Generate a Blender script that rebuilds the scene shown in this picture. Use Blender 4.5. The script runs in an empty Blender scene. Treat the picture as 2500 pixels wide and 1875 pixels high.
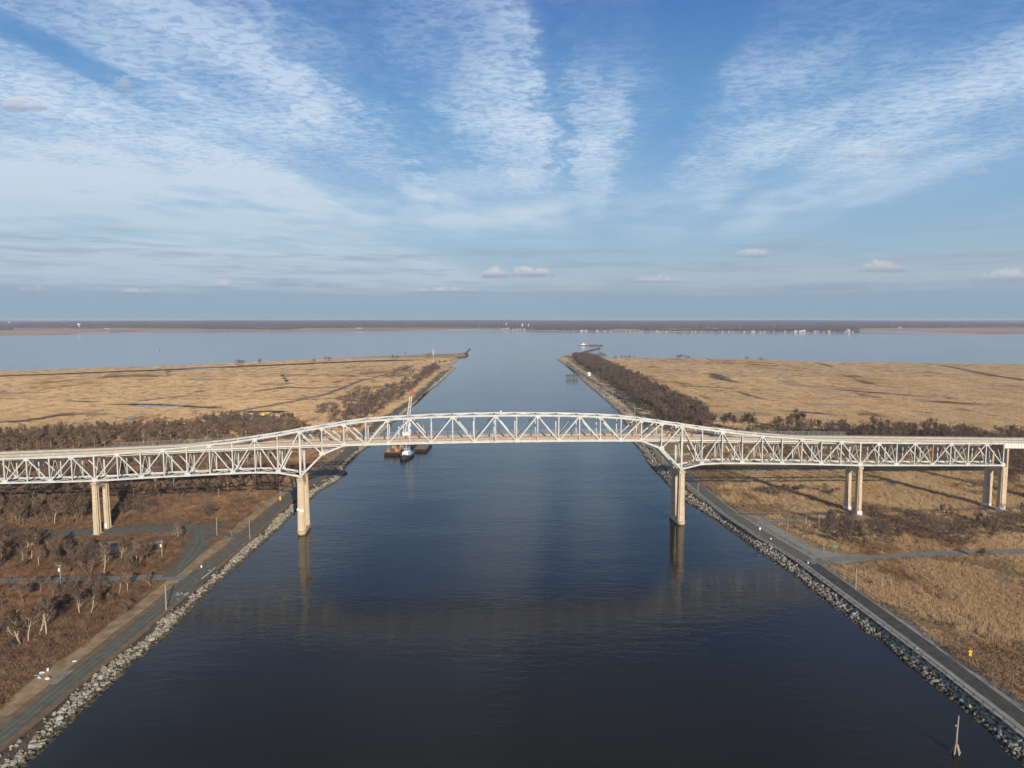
import bpy, math, random
import numpy as np
from mathutils import Vector, geometry
R = math.radians
random.seed(7); rng = np.random.default_rng(7)
C = bpy.context.scene.collection
SC = bpy.context.scene

# ------------------------------------------------------------ camera, sky, sun
H = 105.0; F = 1733.0; PITCH = math.atan((937.5 - 780.0) / F)      # photo focal length in pixels (2500 wide)
cam = bpy.data.cameras.new('camera'); co = bpy.data.objects.new('camera', cam); C.objects.link(co)
cam.sensor_width = 36; cam.lens = 36 * F / 2500; cam.clip_start = 1; cam.clip_end = 90000
co.location = (0, 0, H); co.rotation_euler = (math.pi / 2 - PITCH, 0, 0)
SC.camera = co
SC.view_settings.view_transform = 'Standard'; SC.view_settings.look = 'None'
SC.view_settings.exposure = 0.0; SC.view_settings.gamma = 1.0; SC.view_settings.use_curve_mapping = False
SUN_EL = R(18); SUN_AZ = R(19.8)     # light travels forward and 19.8 deg to the left
sd = bpy.data.lights.new('sun', 'SUN'); so = bpy.data.objects.new('sun', sd); C.objects.link(so)
sd.energy = 5.0; sd.angle = R(0.5); sd.color = (1.0, 0.87, 0.70)
ldir = Vector((-math.sin(SUN_AZ) * math.cos(SUN_EL), math.cos(SUN_AZ) * math.cos(SUN_EL), -math.sin(SUN_EL)))
so.rotation_euler = ldir.to_track_quat('-Z', 'Y').to_euler()
so.location = (200, -600, 400)
SC.cycles.max_bounces = 6; SC.cycles.volume_bounces = 0; SC.cycles.transparent_max_bounces = 8


class NT:
    """small helper to write node trees"""
    def __init__(s, tree): s.t = tree; s.n = tree.nodes; s.l = tree.links
    def new(s, typ, **kw):
        n = s.n.new(typ)
        for k, v in kw.items(): setattr(n, k, v)
        return n
    def put(s, sock, v):
        if isinstance(v, bpy.types.NodeSocket): s.l.new(v, sock)
        elif v is not None:
            try: sock.default_value = v
            except Exception: sock.default_value = (*v, 1.0)
    def m(s, op, a, b=None, c=None, clamp=False):
        n = s.new('ShaderNodeMath', operation=op, use_clamp=clamp)
        for i, v in enumerate((a, b, c)):
            if v is not None: s.put(n.inputs[i], v)
        return n.outputs[0]
    def ss(s, v, lo, hi, a=0.0, b=1.0):
        n = s.new('ShaderNodeMapRange', interpolation_type='SMOOTHSTEP')
        for i, q in enumerate((v, lo, hi, a, b)): s.put(n.inputs[i], q)
        return n.outputs[0]
    def xyz(s, x, y, z=0.0):
        n = s.new('ShaderNodeCombineXYZ')
        for i, v in enumerate((x, y, z)): s.put(n.inputs[i], v)
        return n.outputs[0]
    def sep(s, v):
        n = s.new('ShaderNodeSeparateXYZ'); s.put(n.inputs[0], v); return n.outputs
    def noise(s, vec, scale, detail=2.0, rough=0.5, dist=0.0, col=False):
        n = s.new('ShaderNodeTexNoise')
        s.put(n.inputs['Vector'], vec); s.put(n.inputs['Scale'], scale)
        s.put(n.inputs['Detail'], detail); s.put(n.inputs['Roughness'], rough); s.put(n.inputs['Distortion'], dist)
        return n.outputs['Color' if col else 'Fac']
    def vmul(s, v, k):
        n = s.new('ShaderNodeVectorMath', operation='MULTIPLY'); s.put(n.inputs[0], v); s.put(n.inputs[1], k); return n.outputs[0]
    def mix(s, f, a, b, mode='MIX'):
        n = s.new('ShaderNodeMix', data_type='RGBA', blend_type=mode)
        s.put(n.inputs[0], f); s.put(n.inputs[6], a); s.put(n.inputs[7], b); return n.outputs[2]
    def ramp(s, f, stops, interp='LINEAR'):
        n = s.new('ShaderNodeValToRGB'); cr = n.color_ramp; cr.interpolation = interp
        while len(cr.elements) < len(stops): cr.elements.new(0.5)
        for e, (p, c) in zip(cr.elements, stops):
            e.position = p; e.color = (c, c, c, 1) if not isinstance(c, tuple) else (*c, 1)
        s.put(n.inputs[0], f); return n.outputs[0]


def make_world():
    w = bpy.data.worlds.new('World'); SC.world = w; w.use_nodes = True
    w.node_tree.nodes.clear(); k = NT(w.node_tree)
    sky = k.new('ShaderNodeTexSky', sky_type='NISHITA'); sky.sun_disc = False
    sky.sun_elevation = SUN_EL; sky.sun_rotation = math.pi - SUN_AZ
    sky.altitude = 100; sky.air_density = 1.0; sky.dust_density = 0.6; sky.ozone_density = 2.5
    d = k.new('ShaderNodeTexCoord').outputs['Generated']
    x, y, z = k.sep(d)
    zc = k.m('MAXIMUM', z, 0.004)
    hl = k.m('SQRT', k.m('ADD', k.m('MULTIPLY', x, x), k.m('MULTIPLY', y, y)))
    te = k.m('DIVIDE', z, k.m('MAXIMUM', hl, 0.001))                    # tan of elevation
    A = R(5.9)                                                          # heading of the cloud streets
    xr = k.m('SUBTRACT', k.m('MULTIPLY', x, math.cos(A)), k.m('MULTIPLY', y, math.sin(A)))
    yr = k.m('ADD', k.m('MULTIPLY', x, math.sin(A)), k.m('MULTIPLY', y, math.cos(A)))
    c = k.m('DIVIDE', xr, zc); v = k.m('DIVIDE', yr, zc)
    # streets of cloud: position across the streets -> cover
    w1 = k.noise(k.xyz(k.m('MULTIPLY', c, 1.3), k.m('MULTIPLY', v, 0.22), 3.0), 1.0, 3, 0.55)
    w2 = k.noise(k.xyz(c, k.m('MULTIPLY', v, 0.55), 8.0), 4.5, 6, 0.68)
    left = k.m('MULTIPLY', k.ss(c, -1.9, -1.2, 0.3, 1.0), k.ss(c, -0.9, 0.3, 1.0, 0.55))
    warp = k.m('ADD', k.m('MULTIPLY', k.m('SUBTRACT', w1, 0.5), k.m('MULTIPLY', left, 0.55)), k.m('MULTIPLY', k.m('SUBTRACT', w2, 0.5), k.m('MULTIPLY', left, 0.95)))
    cw = k.m('ADD', c, warp)
    st = [(-8, .85), (-4, .92), (-2.1, .92), (-2.13, .74), (-2.05, .16), (-1.99, .16), (-1.86, .72), (-1.6, .62), (-1.35, .92), (-1.17, .72),
          (-1.03, .32), (-.8, .22), (-.62, .46), (-.4, .64), (-.25, .62), (-.2, .30), (-.13, .26), (-.05, .60), (.10, .60), (.26, .22), (.5, .12),
          (.72, .46), (1.0, .62), (1.25, .36), (1.7, .70), (2.2, .52), (2.75, .16), (3.4, .05), (4.5, .3), (8, .5)]
    cover = k.ramp(k.m('DIVIDE', k.m('ADD', cw, 8.0), 16.0, clamp=True), [((a + 8) / 16, b) for a, b in st], 'B_SPLINE' if False else 'EASE')
    cover = k.m('ADD', k.m('MULTIPLY', cover, k.ss(te, 0.36, 0.72, 1.0, 0.2)), k.ss(te, 0.36, 0.72, 0.0, 0.28))
    fill = k.m('MULTIPLY', k.m('MULTIPLY', k.ss(te, 0.27, 0.12), k.ss(c, 2.4, 1.7)), k.ss(c, 0.25, -0.5, 0.42, 0.85))
    fill = k.m('MAXIMUM', fill, k.m('MULTIPLY', k.m('MULTIPLY', k.ss(te, 0.36, 0.20), k.ss(c, -1.4, -1.9)), 0.80))
    cover = k.m('MAXIMUM', cover, fill)
    big = k.noise(k.xyz(k.m('MULTIPLY', c, 0.8), k.m('MULTIPLY', v, 0.45), 1.0), 1.6, 3, 0.55)
    rv = k.xyz(k.m('ADD', c, k.m('MULTIPLY', w2, 0.12)), k.m('MULTIPLY', v, 1.25), 0.0)
    rip = k.ss(k.noise(rv, 17.0, 5, 0.66, 0.5), 0.34, 0.62)
    rip2 = k.noise(k.xyz(k.m('MULTIPLY', c, 0.8), v, 5.0), 3.2, 3, 0.6)
    dens = k.m('MULTIPLY', cover, k.ss(big, 0.30, 0.66, 0.45, 1.25))
    amp = k.ss(te, 0.10, 0.24, 0.10, 1.0)
    tex = k.m('ADD', k.m('MULTIPLY', k.m('SUBTRACT', rip, 0.55), 0.62), k.m('MULTIPLY', k.m('SUBTRACT', rip2, 0.5), 0.9))
    dens = k.m('MULTIPLY', dens, k.m('ADD', 1.0, k.m('MULTIPLY', tex, k.m('MULTIPLY', amp, 1.0))), clamp=True)
    mid = k.m('MULTIPLY', k.ss(c, -0.22, -0.12), k.ss(c, 0.6, 0.3)); dens = k.m('MULTIPLY', dens, k.m('SUBTRACT', 1.0, k.m('MULTIPLY', mid, k.m('MULTIPLY', k.ss(te, 0.24, 0.40, 0.1, 0.75), k.ss(te, 0.62, 0.46)))))
    thick_left = k.ss(c, -3.0, -1.9, 1.0, 0.0)
    dens = k.m('MULTIPLY', dens, k.ss(dens, 0.0, 0.55, 0.55, 1.05), clamp=True)
    high = k.ss(te, 0.22, 0.52, 1.0, 0.60)
    right = k.ss(c, 0.1, 0.5)
    high = k.m('MULTIPLY', high, k.m('SUBTRACT', 1.0, k.m('MULTIPLY', right, k.ss(te, 0.22, 0.42, 0.0, 0.50))))
    low = k.ss(te, 0.085, 0.15)
    low = k.m('MAXIMUM', low, k.m('MULTIPLY', thick_left, 0.85))
    dens = k.m('MULTIPLY', k.m('MULTIPLY', dens, high), low)
    # blue of the sky, paler near the horizon
    base = k.ramp(k.m('DIVIDE', te, 0.6, clamp=True), [(0, (.27, .38, .50)), (.09, (.40, .49, .595)), (.17, (.32, .485, .645)), (.28, (.23, .43, .675)),
                                                       (.45, (.125, .33, .63)), (.70, (.070, .205, .52)), (1, (.036, .095, .245))])
    k.n.active = base.node
    zen = k.ss(te, 0.6, 2.5)
    base = k.mix(zen, base, (.013, .026, .062))
    nish = k.new('ShaderNodeVectorMath', operation='SCALE'); k.l.new(sky.outputs[0], nish.inputs[0]); nish.inputs['Scale'].default_value = 0.085
    base = k.mix(0.15, base, nish.outputs[0])
    ccol = k.ramp(k.m('DIVIDE', te, 0.6, clamp=True), [(0, (.40, .49, .60)), (.15, (.51, .63, .73)), (.4, (.59, .71, .86)), (1, (.50, .63, .83))])
    col = k.mix(dens, base, ccol)
    # grey-blue bank of far stratus over the horizon
    n1 = k.noise(k.xyz(k.m('DIVIDE', x, hl), k.m('MULTIPLY', te, 14.0), 2.0), 9.0, 4, 0.6)
    bank = k.ss(k.m('ADD', te, k.m('MULTIPLY', k.m('SUBTRACT', n1, 0.5), 0.035)), 0.030, 0.052, 1.0, 0.0)
    col = k.mix(k.m('MULTIPLY', bank, 0.80), col, (.282, .388, .515))
    # streaks of thin grey stratus
    n2 = k.noise(k.xyz(k.m('DIVIDE', x, hl), k.m('MULTIPLY', te, 11.0), 7.0), 7.5, 4, 0.6)
    s2 = k.m('MULTIPLY', k.ss(n2, 0.47, 0.66), k.m('MULTIPLY', k.ss(te, 0.03, 0.05), k.ss(te, 0.09, 0.125, 1.0, 0.0)))
    col = k.mix(k.m('MULTIPLY', s2, 0.65), col, (.335, .42, .53))
    # small cumulus: (pixel x, y of the flat base, half width, height)
    q = k.m('DIVIDE', x, k.m('MAXIMUM', y, 0.001)); tp = k.m('DIVIDE', z, k.m('MAXIMUM', y, 0.001))
    n3 = k.noise(k.xyz(q, k.m('MULTIPLY', tp, 1.4), 4.0), 48.0, 4, 0.62)
    n4 = k.noise(k.xyz(q, tp, 9.0), 110.0, 3, 0.6)
    lump = k.m('ADD', k.m('MULTIPLY', k.m('SUBTRACT', n3, 0.5), 2.6), k.m('MULTIPLY', k.m('SUBTRACT', n4, 0.5), 1.3))
    tot = None
    for (px, py, hw, hh, st_) in [(1212, 676, 42, 24, .95), (1300, 674, 62, 24, .95), (1085, 714, 95, 15, .8), (1610, 688, 100, 12, .65), (1838, 627, 52, 20, .7),
                                  (2150, 662, 78, 28, .75), (2470, 684, 105, 28, .6), (60, 268, 68, 34, .75), (548, 700, 34, 14, .6), (340, 716, 80, 10, .55),
                                  (75, 712, 55, 12, .45), (2390, 430, 30, 24, .35), (2140, 382, 120, 22, .35), (300, 222, 30, 40, .45), (690, 700, 60, 16, -.5),
                                  (800, 702, 55, 12, -.4), (1030, 636, 30, 10, -.3), (2010, 706, 150, 16, -.5)]:
        u0 = (px - 1250) / F; s0 = (937.5 - py) / F
        yy = math.cos(PITCH) + s0 * math.sin(PITCH); zz = -math.sin(PITCH) + s0 * math.cos(PITCH)
        cx, cy = u0 / yy, zz / yy; a, b = hw / F, hh * 1.25 / F
        ex = k.m('DIVIDE', k.m('SUBTRACT', q, cx), a); ey = k.m('DIVIDE', k.m('SUBTRACT', tp, cy), b)
        dome = k.m('SUBTRACT', k.m('ADD', 1.0, lump), k.m('ADD', k.m('MULTIPLY', ex, ex), k.m('ABSOLUTE', ey)))
        mk = k.m('MULTIPLY', k.ss(dome, 0.0, 0.75), k.ss(k.m('ADD', ey, k.m('MULTIPLY', lump, 0.12)), -0.22, 0.06))
        mk = k.m('MULTIPLY', mk, abs(st_) * .85)
        shade = k.ss(ey, -0.05, 0.55) if st_ > 0 else 0.0
        cc = k.mix(shade, (.30, .355, .48), (.67, .64, .68))
        col = k.mix(mk, col, cc)
    # nothing but a dim bluish floor below the horizon
    bg = k.new('ShaderNodeBackground'); k.l.new(col, bg.inputs[0]); bg.inputs[1].default_value = 1.0
    o = k.new('ShaderNodeOutputWorld'); k.l.new(bg.outputs[0], o.inputs[0])
    w.cycles.sampling_method = 'MANUAL'; w.cycles.sample_map_resolution = 512


make_world()

# ------------------------------------------------------------ helpers
def G(px, py, z=0.0):
    """point of the level z under a pixel of the photograph"""
    u = (px - 1250) / F; v = (937.5 - py) / F
    dy = math.cos(PITCH) + v * math.sin(PITCH); dz = -math.sin(PITCH) + v * math.cos(PITCH)
    t = (z - H) / dz
    return (u * t, dy * t, z)
def zfar(y): return 2.0 + max(0.0, y - 6600.0) * 0.0062 if y > 5000 else 2.0
def GF(px, py):
    p = G(px, py, 2.0)
    for _ in range(30): q = G(px, py, zfar(p[1])); p = ((p[0] + q[0]) / 2, (p[1] + q[1]) / 2, zfar(p[1]))
    return (p[0], p[1], zfar(p[1]))
ZL = 2.6


def tag(o, label=None, cat=None, group=None, kind=None):
    if label: o['label'] = label
    if cat: o['category'] = cat
    if group: o['group'] = group
    if kind: o['kind'] = kind
    return o
def empty(name, loc=(0, 0, 0), rz=0.0):
    o = bpy.data.objects.new(name, None); C.objects.link(o); o.location = loc; o.rotation_euler = (0, 0, rz); o.empty_display_size = 0.5
    return o


class MB:
    """collects triangles and quads; build() links them as one mesh object"""
    def __init__(s): s.v = []; s.f = []
    def box(s, x0, x1, y0, y1, z0, z1):
        n = len(s.v)
        s.v += [(x0, y0, z0), (x1, y0, z0), (x1, y1, z0), (x0, y1, z0), (x0, y0, z1), (x1, y0, z1), (x1, y1, z1), (x0, y1, z1)]
        s.f += [(n, n + 3, n + 2, n + 1), (n + 4, n + 5, n + 6, n + 7), (n, n + 1, n + 5, n + 4), (n + 1, n + 2, n + 6, n + 5), (n + 2, n + 3, n + 7, n + 6), (n + 3, n, n + 4, n + 7)]
        return s
    def prism(s, poly, z0, z1, k=1.0, c=(0, 0)):
        """vertical prism over poly, scaled by k about c at the top"""
        n = len(s.v); m = len(poly)
        s.v += [(x, y, z0) for x, y in poly] + [(c[0] + (x - c[0]) * k, c[1] + (y - c[1]) * k, z1) for x, y in poly]
        s.f += [(n + i, n + (i + 1) % m, n + m + (i + 1) % m, n + m + i) for i in range(m)]
        s.f += [tuple(n + m + i for i in range(m)), tuple(n + m - 1 - i for i in range(m))]
        return s
    def beam(s, a, b, w, h, up=(0, 0, 1)):
        a = Vector(a); b = Vector(b); d = (b - a).normalized(); u = Vector(up)
        if abs(d.dot(u)) > 0.99: u = Vector((0, 1, 0))
        sx = d.cross(u).normalized() * (w / 2); uz = sx.cross(d).normalized() * (h / 2)
        n = len(s.v)
        for p in (a, b): s.v += [tuple(p - sx - uz), tuple(p + sx - uz), tuple(p + sx + uz), tuple(p - sx + uz)]
        s.f += [(n, n + 3, n + 2, n + 1), (n + 4, n + 5, n + 6, n + 7)] + [(n + i, n + (i + 1) % 4, n + 4 + (i + 1) % 4, n + 4 + i) for i in range(4)]
        return s
    def tube(s, pts, rs, seg=6, cap=True):
        prev = None
        for i, p in enumerate(pts):
            p = Vector(p); d = (Vector(pts[min(i + 1, len(pts) - 1)]) - Vector(pts[max(i - 1, 0)])).normalized()
            a = d.orthogonal().normalized(); b = d.cross(a); n = len(s.v)
            for j in range(seg):
                t = 2 * math.pi * j / seg; s.v.append(tuple(p + (a * math.cos(t) + b * math.sin(t)) * rs[i]))
            if prev is not None: s.f += [(prev + j, prev + (j + 1) % seg, n + (j + 1) % seg, n + j) for j in range(seg)]
            prev = n
        if cap: s.f.append(tuple(prev + j for j in range(seg)))
        return s
    def mesh(s, name, mat=None, smooth=False):
        me = bpy.data.meshes.new(name); me.from_pydata(s.v, [], s.f)
        if mat: me.materials.append(mat)
        if smooth: me.shade_smooth()
        me.update(); return me
    def build(s, name, mat, parent=None, smooth=False):
        return obj(name, s.mesh(name, mat, smooth), parent)
def obj(name, me, parent=None, loc=None, rz=None):
    o = bpy.data.objects.new(name, me); C.objects.link(o)
    if parent: o.parent = parent
    if loc: o.location = loc
    if rz is not None: o.rotation_euler = (0, 0, rz)
    return o
def copy_tree(o, parent=None):
    c = o.copy(); C.objects.link(c); c.parent = parent
    for ch in list(o.children): copy_tree(ch, c)
    return c


def mat(name, col, rough=0.8, bump=None, var=0.0, vscale=0.5, metal=0.0, rnd=0.0, spec=None):
    m = bpy.data.materials.new(name); m.use_nodes = True; k = NT(m.node_tree); b = k.n['Principled BSDF']
    pos = k.new('ShaderNodeTexCoord').outputs['Object']
    c = k.mix(0.0, (*col, 1), (*col, 1))
    if var:
        n = k.noise(pos, vscale, 5, 0.65)
        c = k.mix(k.ss(n, 0.3, 0.7), (*[q * (1 - var) for q in col], 1), (*[min(1, q * (1 + var)) for q in col], 1))
    if rnd:
        r = k.new('ShaderNodeObjectInfo').outputs['Random']
        c = k.mix(1.0, c, k.ramp(r, [(0, 1 - rnd), (1, 1 + rnd)]), 'MULTIPLY')
    k.put(b.inputs['Base Color'], c); b.inputs['Roughness'].default_value = rough; b.inputs['Metallic'].default_value = metal
    if spec is not None: b.inputs['Specular IOR Level'].default_value = spec
    if bump:
        bn = k.new('ShaderNodeBump'); bn.inputs['Strength'].default_value = 1.0; bn.inputs['Distance'].default_value = bump[1]
        k.put(bn.inputs['Height'], k.noise(pos, bump[0], 4, 0.6)); k.l.new(bn.outputs[0], b.inputs['Normal'])
    return m


def land_colour(k, kind):
    """colour of marsh, reed and brush as a function of the place; the same for the soil and for what grows on it"""
    p = k.new('ShaderNodeNewGeometry').outputs['Position']; x, y, z = k.sep(p)
    f = k.xyz(x, k.m('MULTIPLY', y, 0.45), 0.0)
    big = k.noise(f, 0.006, 4, 0.6); mid = k.noise(f, 0.03, 5, 0.65); fine = k.noise(p, 0.25, 3, 0.6)
    gold = k.mix(k.ss(mid, 0.35, 0.68), (.50, .345, .19, 1), (.63, .47, .285, 1))
    tan = k.mix(k.ss(fine, 0.3, 0.7), (.33, .21, .115, 1), (.45, .30, .17, 1))
    red = k.mix(k.ss(fine, 0.35, 0.65), (.17, .095, .058, 1), (.34, .205, .12, 1))
    dark = k.mix(k.ss(fine, 0.35, 0.7), (.10, .062, .045, 1), (.20, .13, .085, 1))
    # left bank close to the canal works is red-brown brush, the rest is reed
    leftish = k.m('MULTIPLY', k.ss(x, -40.0, -90.0), k.ss(y, 620.0, 540.0))
    shift = k.m('ADD', k.m('ADD', k.m('MULTIPLY', mid, 0.55), k.m('MULTIPLY', big, 0.45)), k.m('SUBTRACT', k.m('MULTIPLY', leftish, 0.10), k.ss(y, 600.0, 700.0, 0.0, 0.018)))
    if kind == 'far': shift = k.m('SUBTRACT', shift, 0.02)
    c = k.mix(k.ss(shift, 0.50, 0.57), gold, tan)
    c = k.mix(k.ss(shift, 0.555, 0.60), c, red)
    c = k.mix(k.m('MULTIPLY', k.ss(shift, 0.60, 0.66), 0.8), c, dark)
    c = k.mix(k.m('MULTIPLY', leftish, 0.62), c, red)
    return p, c, mid, fine, x, y


def land_mat(name, kind='soil'):
    m = bpy.data.materials.new(name); m.use_nodes = True; k = NT(m.node_tree); b = k.n['Principled BSDF']
    p, c, mid, fine, x, y = land_colour(k, kind)
    if kind == 'soil':
        f2 = k.noise(p, 1.1, 3, 0.7)
        near = k.ss(y, 620.0, 520.0)
        c = k.mix(near, c, k.mix(0.45, c, k.mix(fine, (.20, .125, .075, 1), (.38, .26, .15, 1))))
        c = k.mix(k.ss(f2, 0.3, 0.7, 0.0, 0.30), c, (.10, .062, .04, 1))
        bn = k.new('ShaderNodeBump'); k.put(bn.inputs['Distance'], k.ss(y, 550.0, 750.0, 0.7, 0.25)); bn.inputs['Strength'].default_value = 1.0
        k.put(bn.inputs['Height'], k.noise(p, 0.5, 5, 0.75)); k.l.new(bn.outputs[0], b.inputs['Normal'])
    else:
        r = k.new('ShaderNodeObjectInfo').outputs['Random']
        c = k.mix(1.0, c, k.ramp(r, [(0, .92), (1, 1.08)]), 'MULTIPLY')
        if kind == 'brush': c = k.mix(0.68, c, k.ramp(r, [(0, (.12, .085, .065)), (.35, (.25, .14, .08)), (.6, (.21, .15, .105)), (.8, (.36, .25, .14)), (1, (.27, .135, .07))]))
    k.put(b.inputs['Base Color'], c); b.inputs['Roughness'].default_value = 0.95; b.inputs['Specular IOR Level'].default_value = 0.05
    return m


M = {}
M['soil'] = land_mat('marsh_soil')
M['reed'] = land_mat('reed', 'reed'); M['brush'] = land_mat('brush', 'brush')
M['bank'] = mat('bank_earth', (.10, .075, .055), 0.95, (0.8, 0.5), 0.35, 0.4)
M['rock'] = mat('riprap_stone', (.31, .285, .235), 0.9, (3.0, 0.12), 0.25, 0.9, rnd=0.42)
def _wet(m):
    k = NT(m.node_tree); b = k.n['Principled BSDF']; src = b.inputs['Base Color'].links[0].from_socket
    p = k.new('ShaderNodeNewGeometry').outputs['Position']; z = k.sep(p)[2]
    k.put(b.inputs['Base Color'], k.mix(k.ss(k.m('ADD', z, k.m('MULTIPLY', k.noise(p, .3, 3), .7)), 1.15, .75), src, k.mix(1.0, src, (.30, .27, .22, 1), 'MULTIPLY')))
_wet(M['rock'])
M['truss'] = mat('truss_paint', (.53, .545, .53), 0.55, None, 0.14, 0.25)
def _rust(m):
    k = NT(m.node_tree); b = k.n['Principled BSDF']; src = b.inputs['Base Color'].links[0].from_socket
    p = k.new('ShaderNodeNewGeometry').outputs['Position']; x, y, z = k.sep(p)
    n = k.noise(k.xyz(x, y, k.m('MULTIPLY', z, .35)), .55, 4, .7); n2 = k.noise(p, .09, 2, .5)
    k.put(b.inputs['Base Color'], k.mix(k.m('MULTIPLY', k.ss(n, .60, .70), k.ss(n2, .45, .60, .15, .85)), src, (.30, .17, .09, 1)))
_rust(M['truss'])
M['rust'] = mat('rusty_steel', (.42, .25, .12), 0.85, None, 0.35, 0.8)
M['parapet'] = mat('parapet_concrete', (.42, .375, .31), 0.85, None, 0.15, 0.5)
M['gird'] = mat('girder_paint', (.66, .66, .62), 0.55, None, 0.06, 0.4)
M['soffit'] = mat('shade_toned_soffit', (.13, .12, .10), 0.9, None, 0.3, 0.3)  # base colour darkened to carry the shade under the deck
M['deck'] = mat('deck_concrete', (.33, .315, .28), 0.9, None, 0.18, 0.25)
M['bark'] = mat('bark', (.20, .15, .11), 0.9, None, 0.25, 2.0, rnd=0.3)
M['twig'] = mat('twigs', (.175, .125, .09), 0.95, None, 0, rnd=0.35, spec=0.05)
M['twigp'] = mat('dark_twigs', (.135, .10, .085), 0.95, None, 0, rnd=0.3, spec=0.05)
M['wood'] = mat('weathered_wood', (.36, .31, .25), 0.9, None, 0.2, 3.0)
M['darkwood'] = mat('wet_timber', (.08, .06, .045), 0.85, None, 0.3, 3.0)
M['yellow'] = mat('yellow_sign', (.85, .58, .02), 0.5); M['orange'] = mat('orange_paint', (.50, .22, .07), 0.6, None, .15, 1.0)
M['black'] = mat('black_paint', (.02, .02, .02), 0.5); M['green'] = mat('green_sign', (.02, .32, .25), 0.5)
M['white'] = mat('white_paint', (.80, .80, .78), 0.5); M['red'] = mat('red_paint', (.55, .04, .04), 0.5)
M['steel'] = mat('galvanised_steel', (.34, .35, .35), 0.5, metal=0.3); M['blue'] = mat('blue_paint', (.10, .32, .52), 0.5)
M['hull'] = mat('dark_hull', (.045, .035, .032), 0.6, None, .3, .8); M['bargedeck'] = mat('barge_deck', (.27, .20, .155), 0.9, None, .3, .6)
M['glass'] = mat('window_glass', (.03, .04, .05), 0.1)
M['roof'] = mat('grey_roof', (.22, .21, .21), 0.9)


def concrete():
    m = bpy.data.materials.new('pier_concrete'); m.use_nodes = True; k = NT(m.node_tree); b = k.n['Principled BSDF']
    p = k.new('ShaderNodeNewGeometry').outputs['Position']; x, y, z = k.sep(p)
    n = k.noise(p, 0.6, 5, 0.65); st = k.noise(k.xyz(x, y, k.m('MULTIPLY', z, 0.08)), 1.4, 4, 0.6)
    c = k.mix(k.ss(n, .3, .7), (.47, .38, .265, 1), (.60, .50, .36, 1))
    c = k.mix(k.m('MULTIPLY', k.ss(st, .56, .70), 0.7), c, (.38, .21, .10, 1))         # rust and damp runs
    lift = k.m('FRACT', k.m('DIVIDE', z, 3.05))
    c = k.mix(k.m('MULTIPLY', k.ss(k.m('ABSOLUTE', k.m('SUBTRACT', lift, 0.5)), 0.485, 0.5), 0.45), c, (.25, .19, .13, 1))
    top = k.m('MULTIPLY', k.ss(z, 25.5, 27.0), k.ss(st, .35, .6)); c = k.mix(k.m('MULTIPLY', top, 0.55), c, (.36, .20, .10, 1))
    wet = k.ss(k.m('ADD', z, k.m('MULTIPLY', n, 0.8)), 1.3, 0.8); c = k.mix(k.m('MULTIPLY', wet, 0.8), c, (.09, .075, .05, 1))
    k.put(b.inputs['Base Color'], c); b.inputs['Roughness'].default_value = 0.9
    return m
M['conc'] = concrete()


def barrier():
    m = bpy.data.materials.new('rusty_curb'); m.use_nodes = True; k = NT(m.node_tree); b = k.n['Principled BSDF']
    p = k.new('ShaderNodeNewGeometry').outputs['Position']; x, y, z = k.sep(p)
    n = k.noise(k.xyz(x, y, k.m('MULTIPLY', z, 2.0)), 1.1, 4, 0.7)
    mid = k.ss(k.m('ABSOLUTE', k.m('SUBTRACT', x, -5.0)), 170.0, 90.0)
    c = k.mix(k.m('MULTIPLY', k.ss(n, .42, .60), k.m('MULTIPLY', mid, .9)), (.42, .37, .30, 1), (.36, .19, .12, 1))
    k.put(b.inputs['Base Color'], c); b.inputs['Roughness'].default_value = 0.85
    return m
M['curb'] = barrier()


def road_mat(name, a, bcol, tracks):
    m = bpy.data.materials.new(name); m.use_nodes = True; k = NT(m.node_tree); b = k.n['Principled BSDF']
    uv = k.new('ShaderNodeUVMap').outputs[0]; u, v, _ = k.sep(uv)
    p = k.new('ShaderNodeNewGeometry').outputs['Position']
    n = k.noise(p, 0.35, 5, 0.65); n2 = k.noise(k.xyz(k.m('MULTIPLY', u, 9.0), k.m('MULTIPLY', v, 0.03), 0.0), 1.0, 4, 0.6)
    c = k.mix(k.ss(n, .3, .7), (*a, 1), (*bcol, 1))
    c = k.mix(k.ss(n2, .35, .7, 0, .35), c, (*[q * .6 for q in a], 1))
    if tracks:
        # two paler wheel tracks
        d = k.m('ABSOLUTE', k.m('SUBTRACT', k.m('ABSOLUTE', k.m('SUBTRACT', u, 0.5)), 0.17))
        c = k.mix(k.m('MULTIPLY', k.ss(d, 0.035, 0.015), tracks), c, (*[q * 2.0 for q in bcol], 1))
    k.put(b.inputs['Base Color'], c); b.inputs['Roughness'].default_value = 0.95; b.inputs['Specular IOR Level'].default_value = 0.12
    return m
M['road'] = road_mat('worn_asphalt', (.130, .132, .105), (.195, .188, .15), 0.3)
M['roadr'] = road_mat('dark_asphalt', (.075, .07, .066), (.13, .122, .112), 0.0)
M['gravel'] = road_mat('pale_gravel', (.26, .215, .16), (.42, .36, .28), 0.0)
M['shoulder'] = road_mat('concrete_shoulder', (.29, .27, .235), (.42, .395, .345), 0.0)
M['lane'] = road_mat('grey_lane', (.22, .21, .185), (.32, .30, .26), 0.0)
M['track'] = road_mat('dirt_track', (.20, .135, .085), (.30, .21, .13), 0.0)
M['thick'] = mat('brown_thicket', (.20, .125, .085), 0.95, (0.6, 1.0), .35, .12, spec=.05)
M['mud'] = mat('ditch_mud', (.085, .057, .042), 0.95, None, .3, .05, spec=.05)

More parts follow.
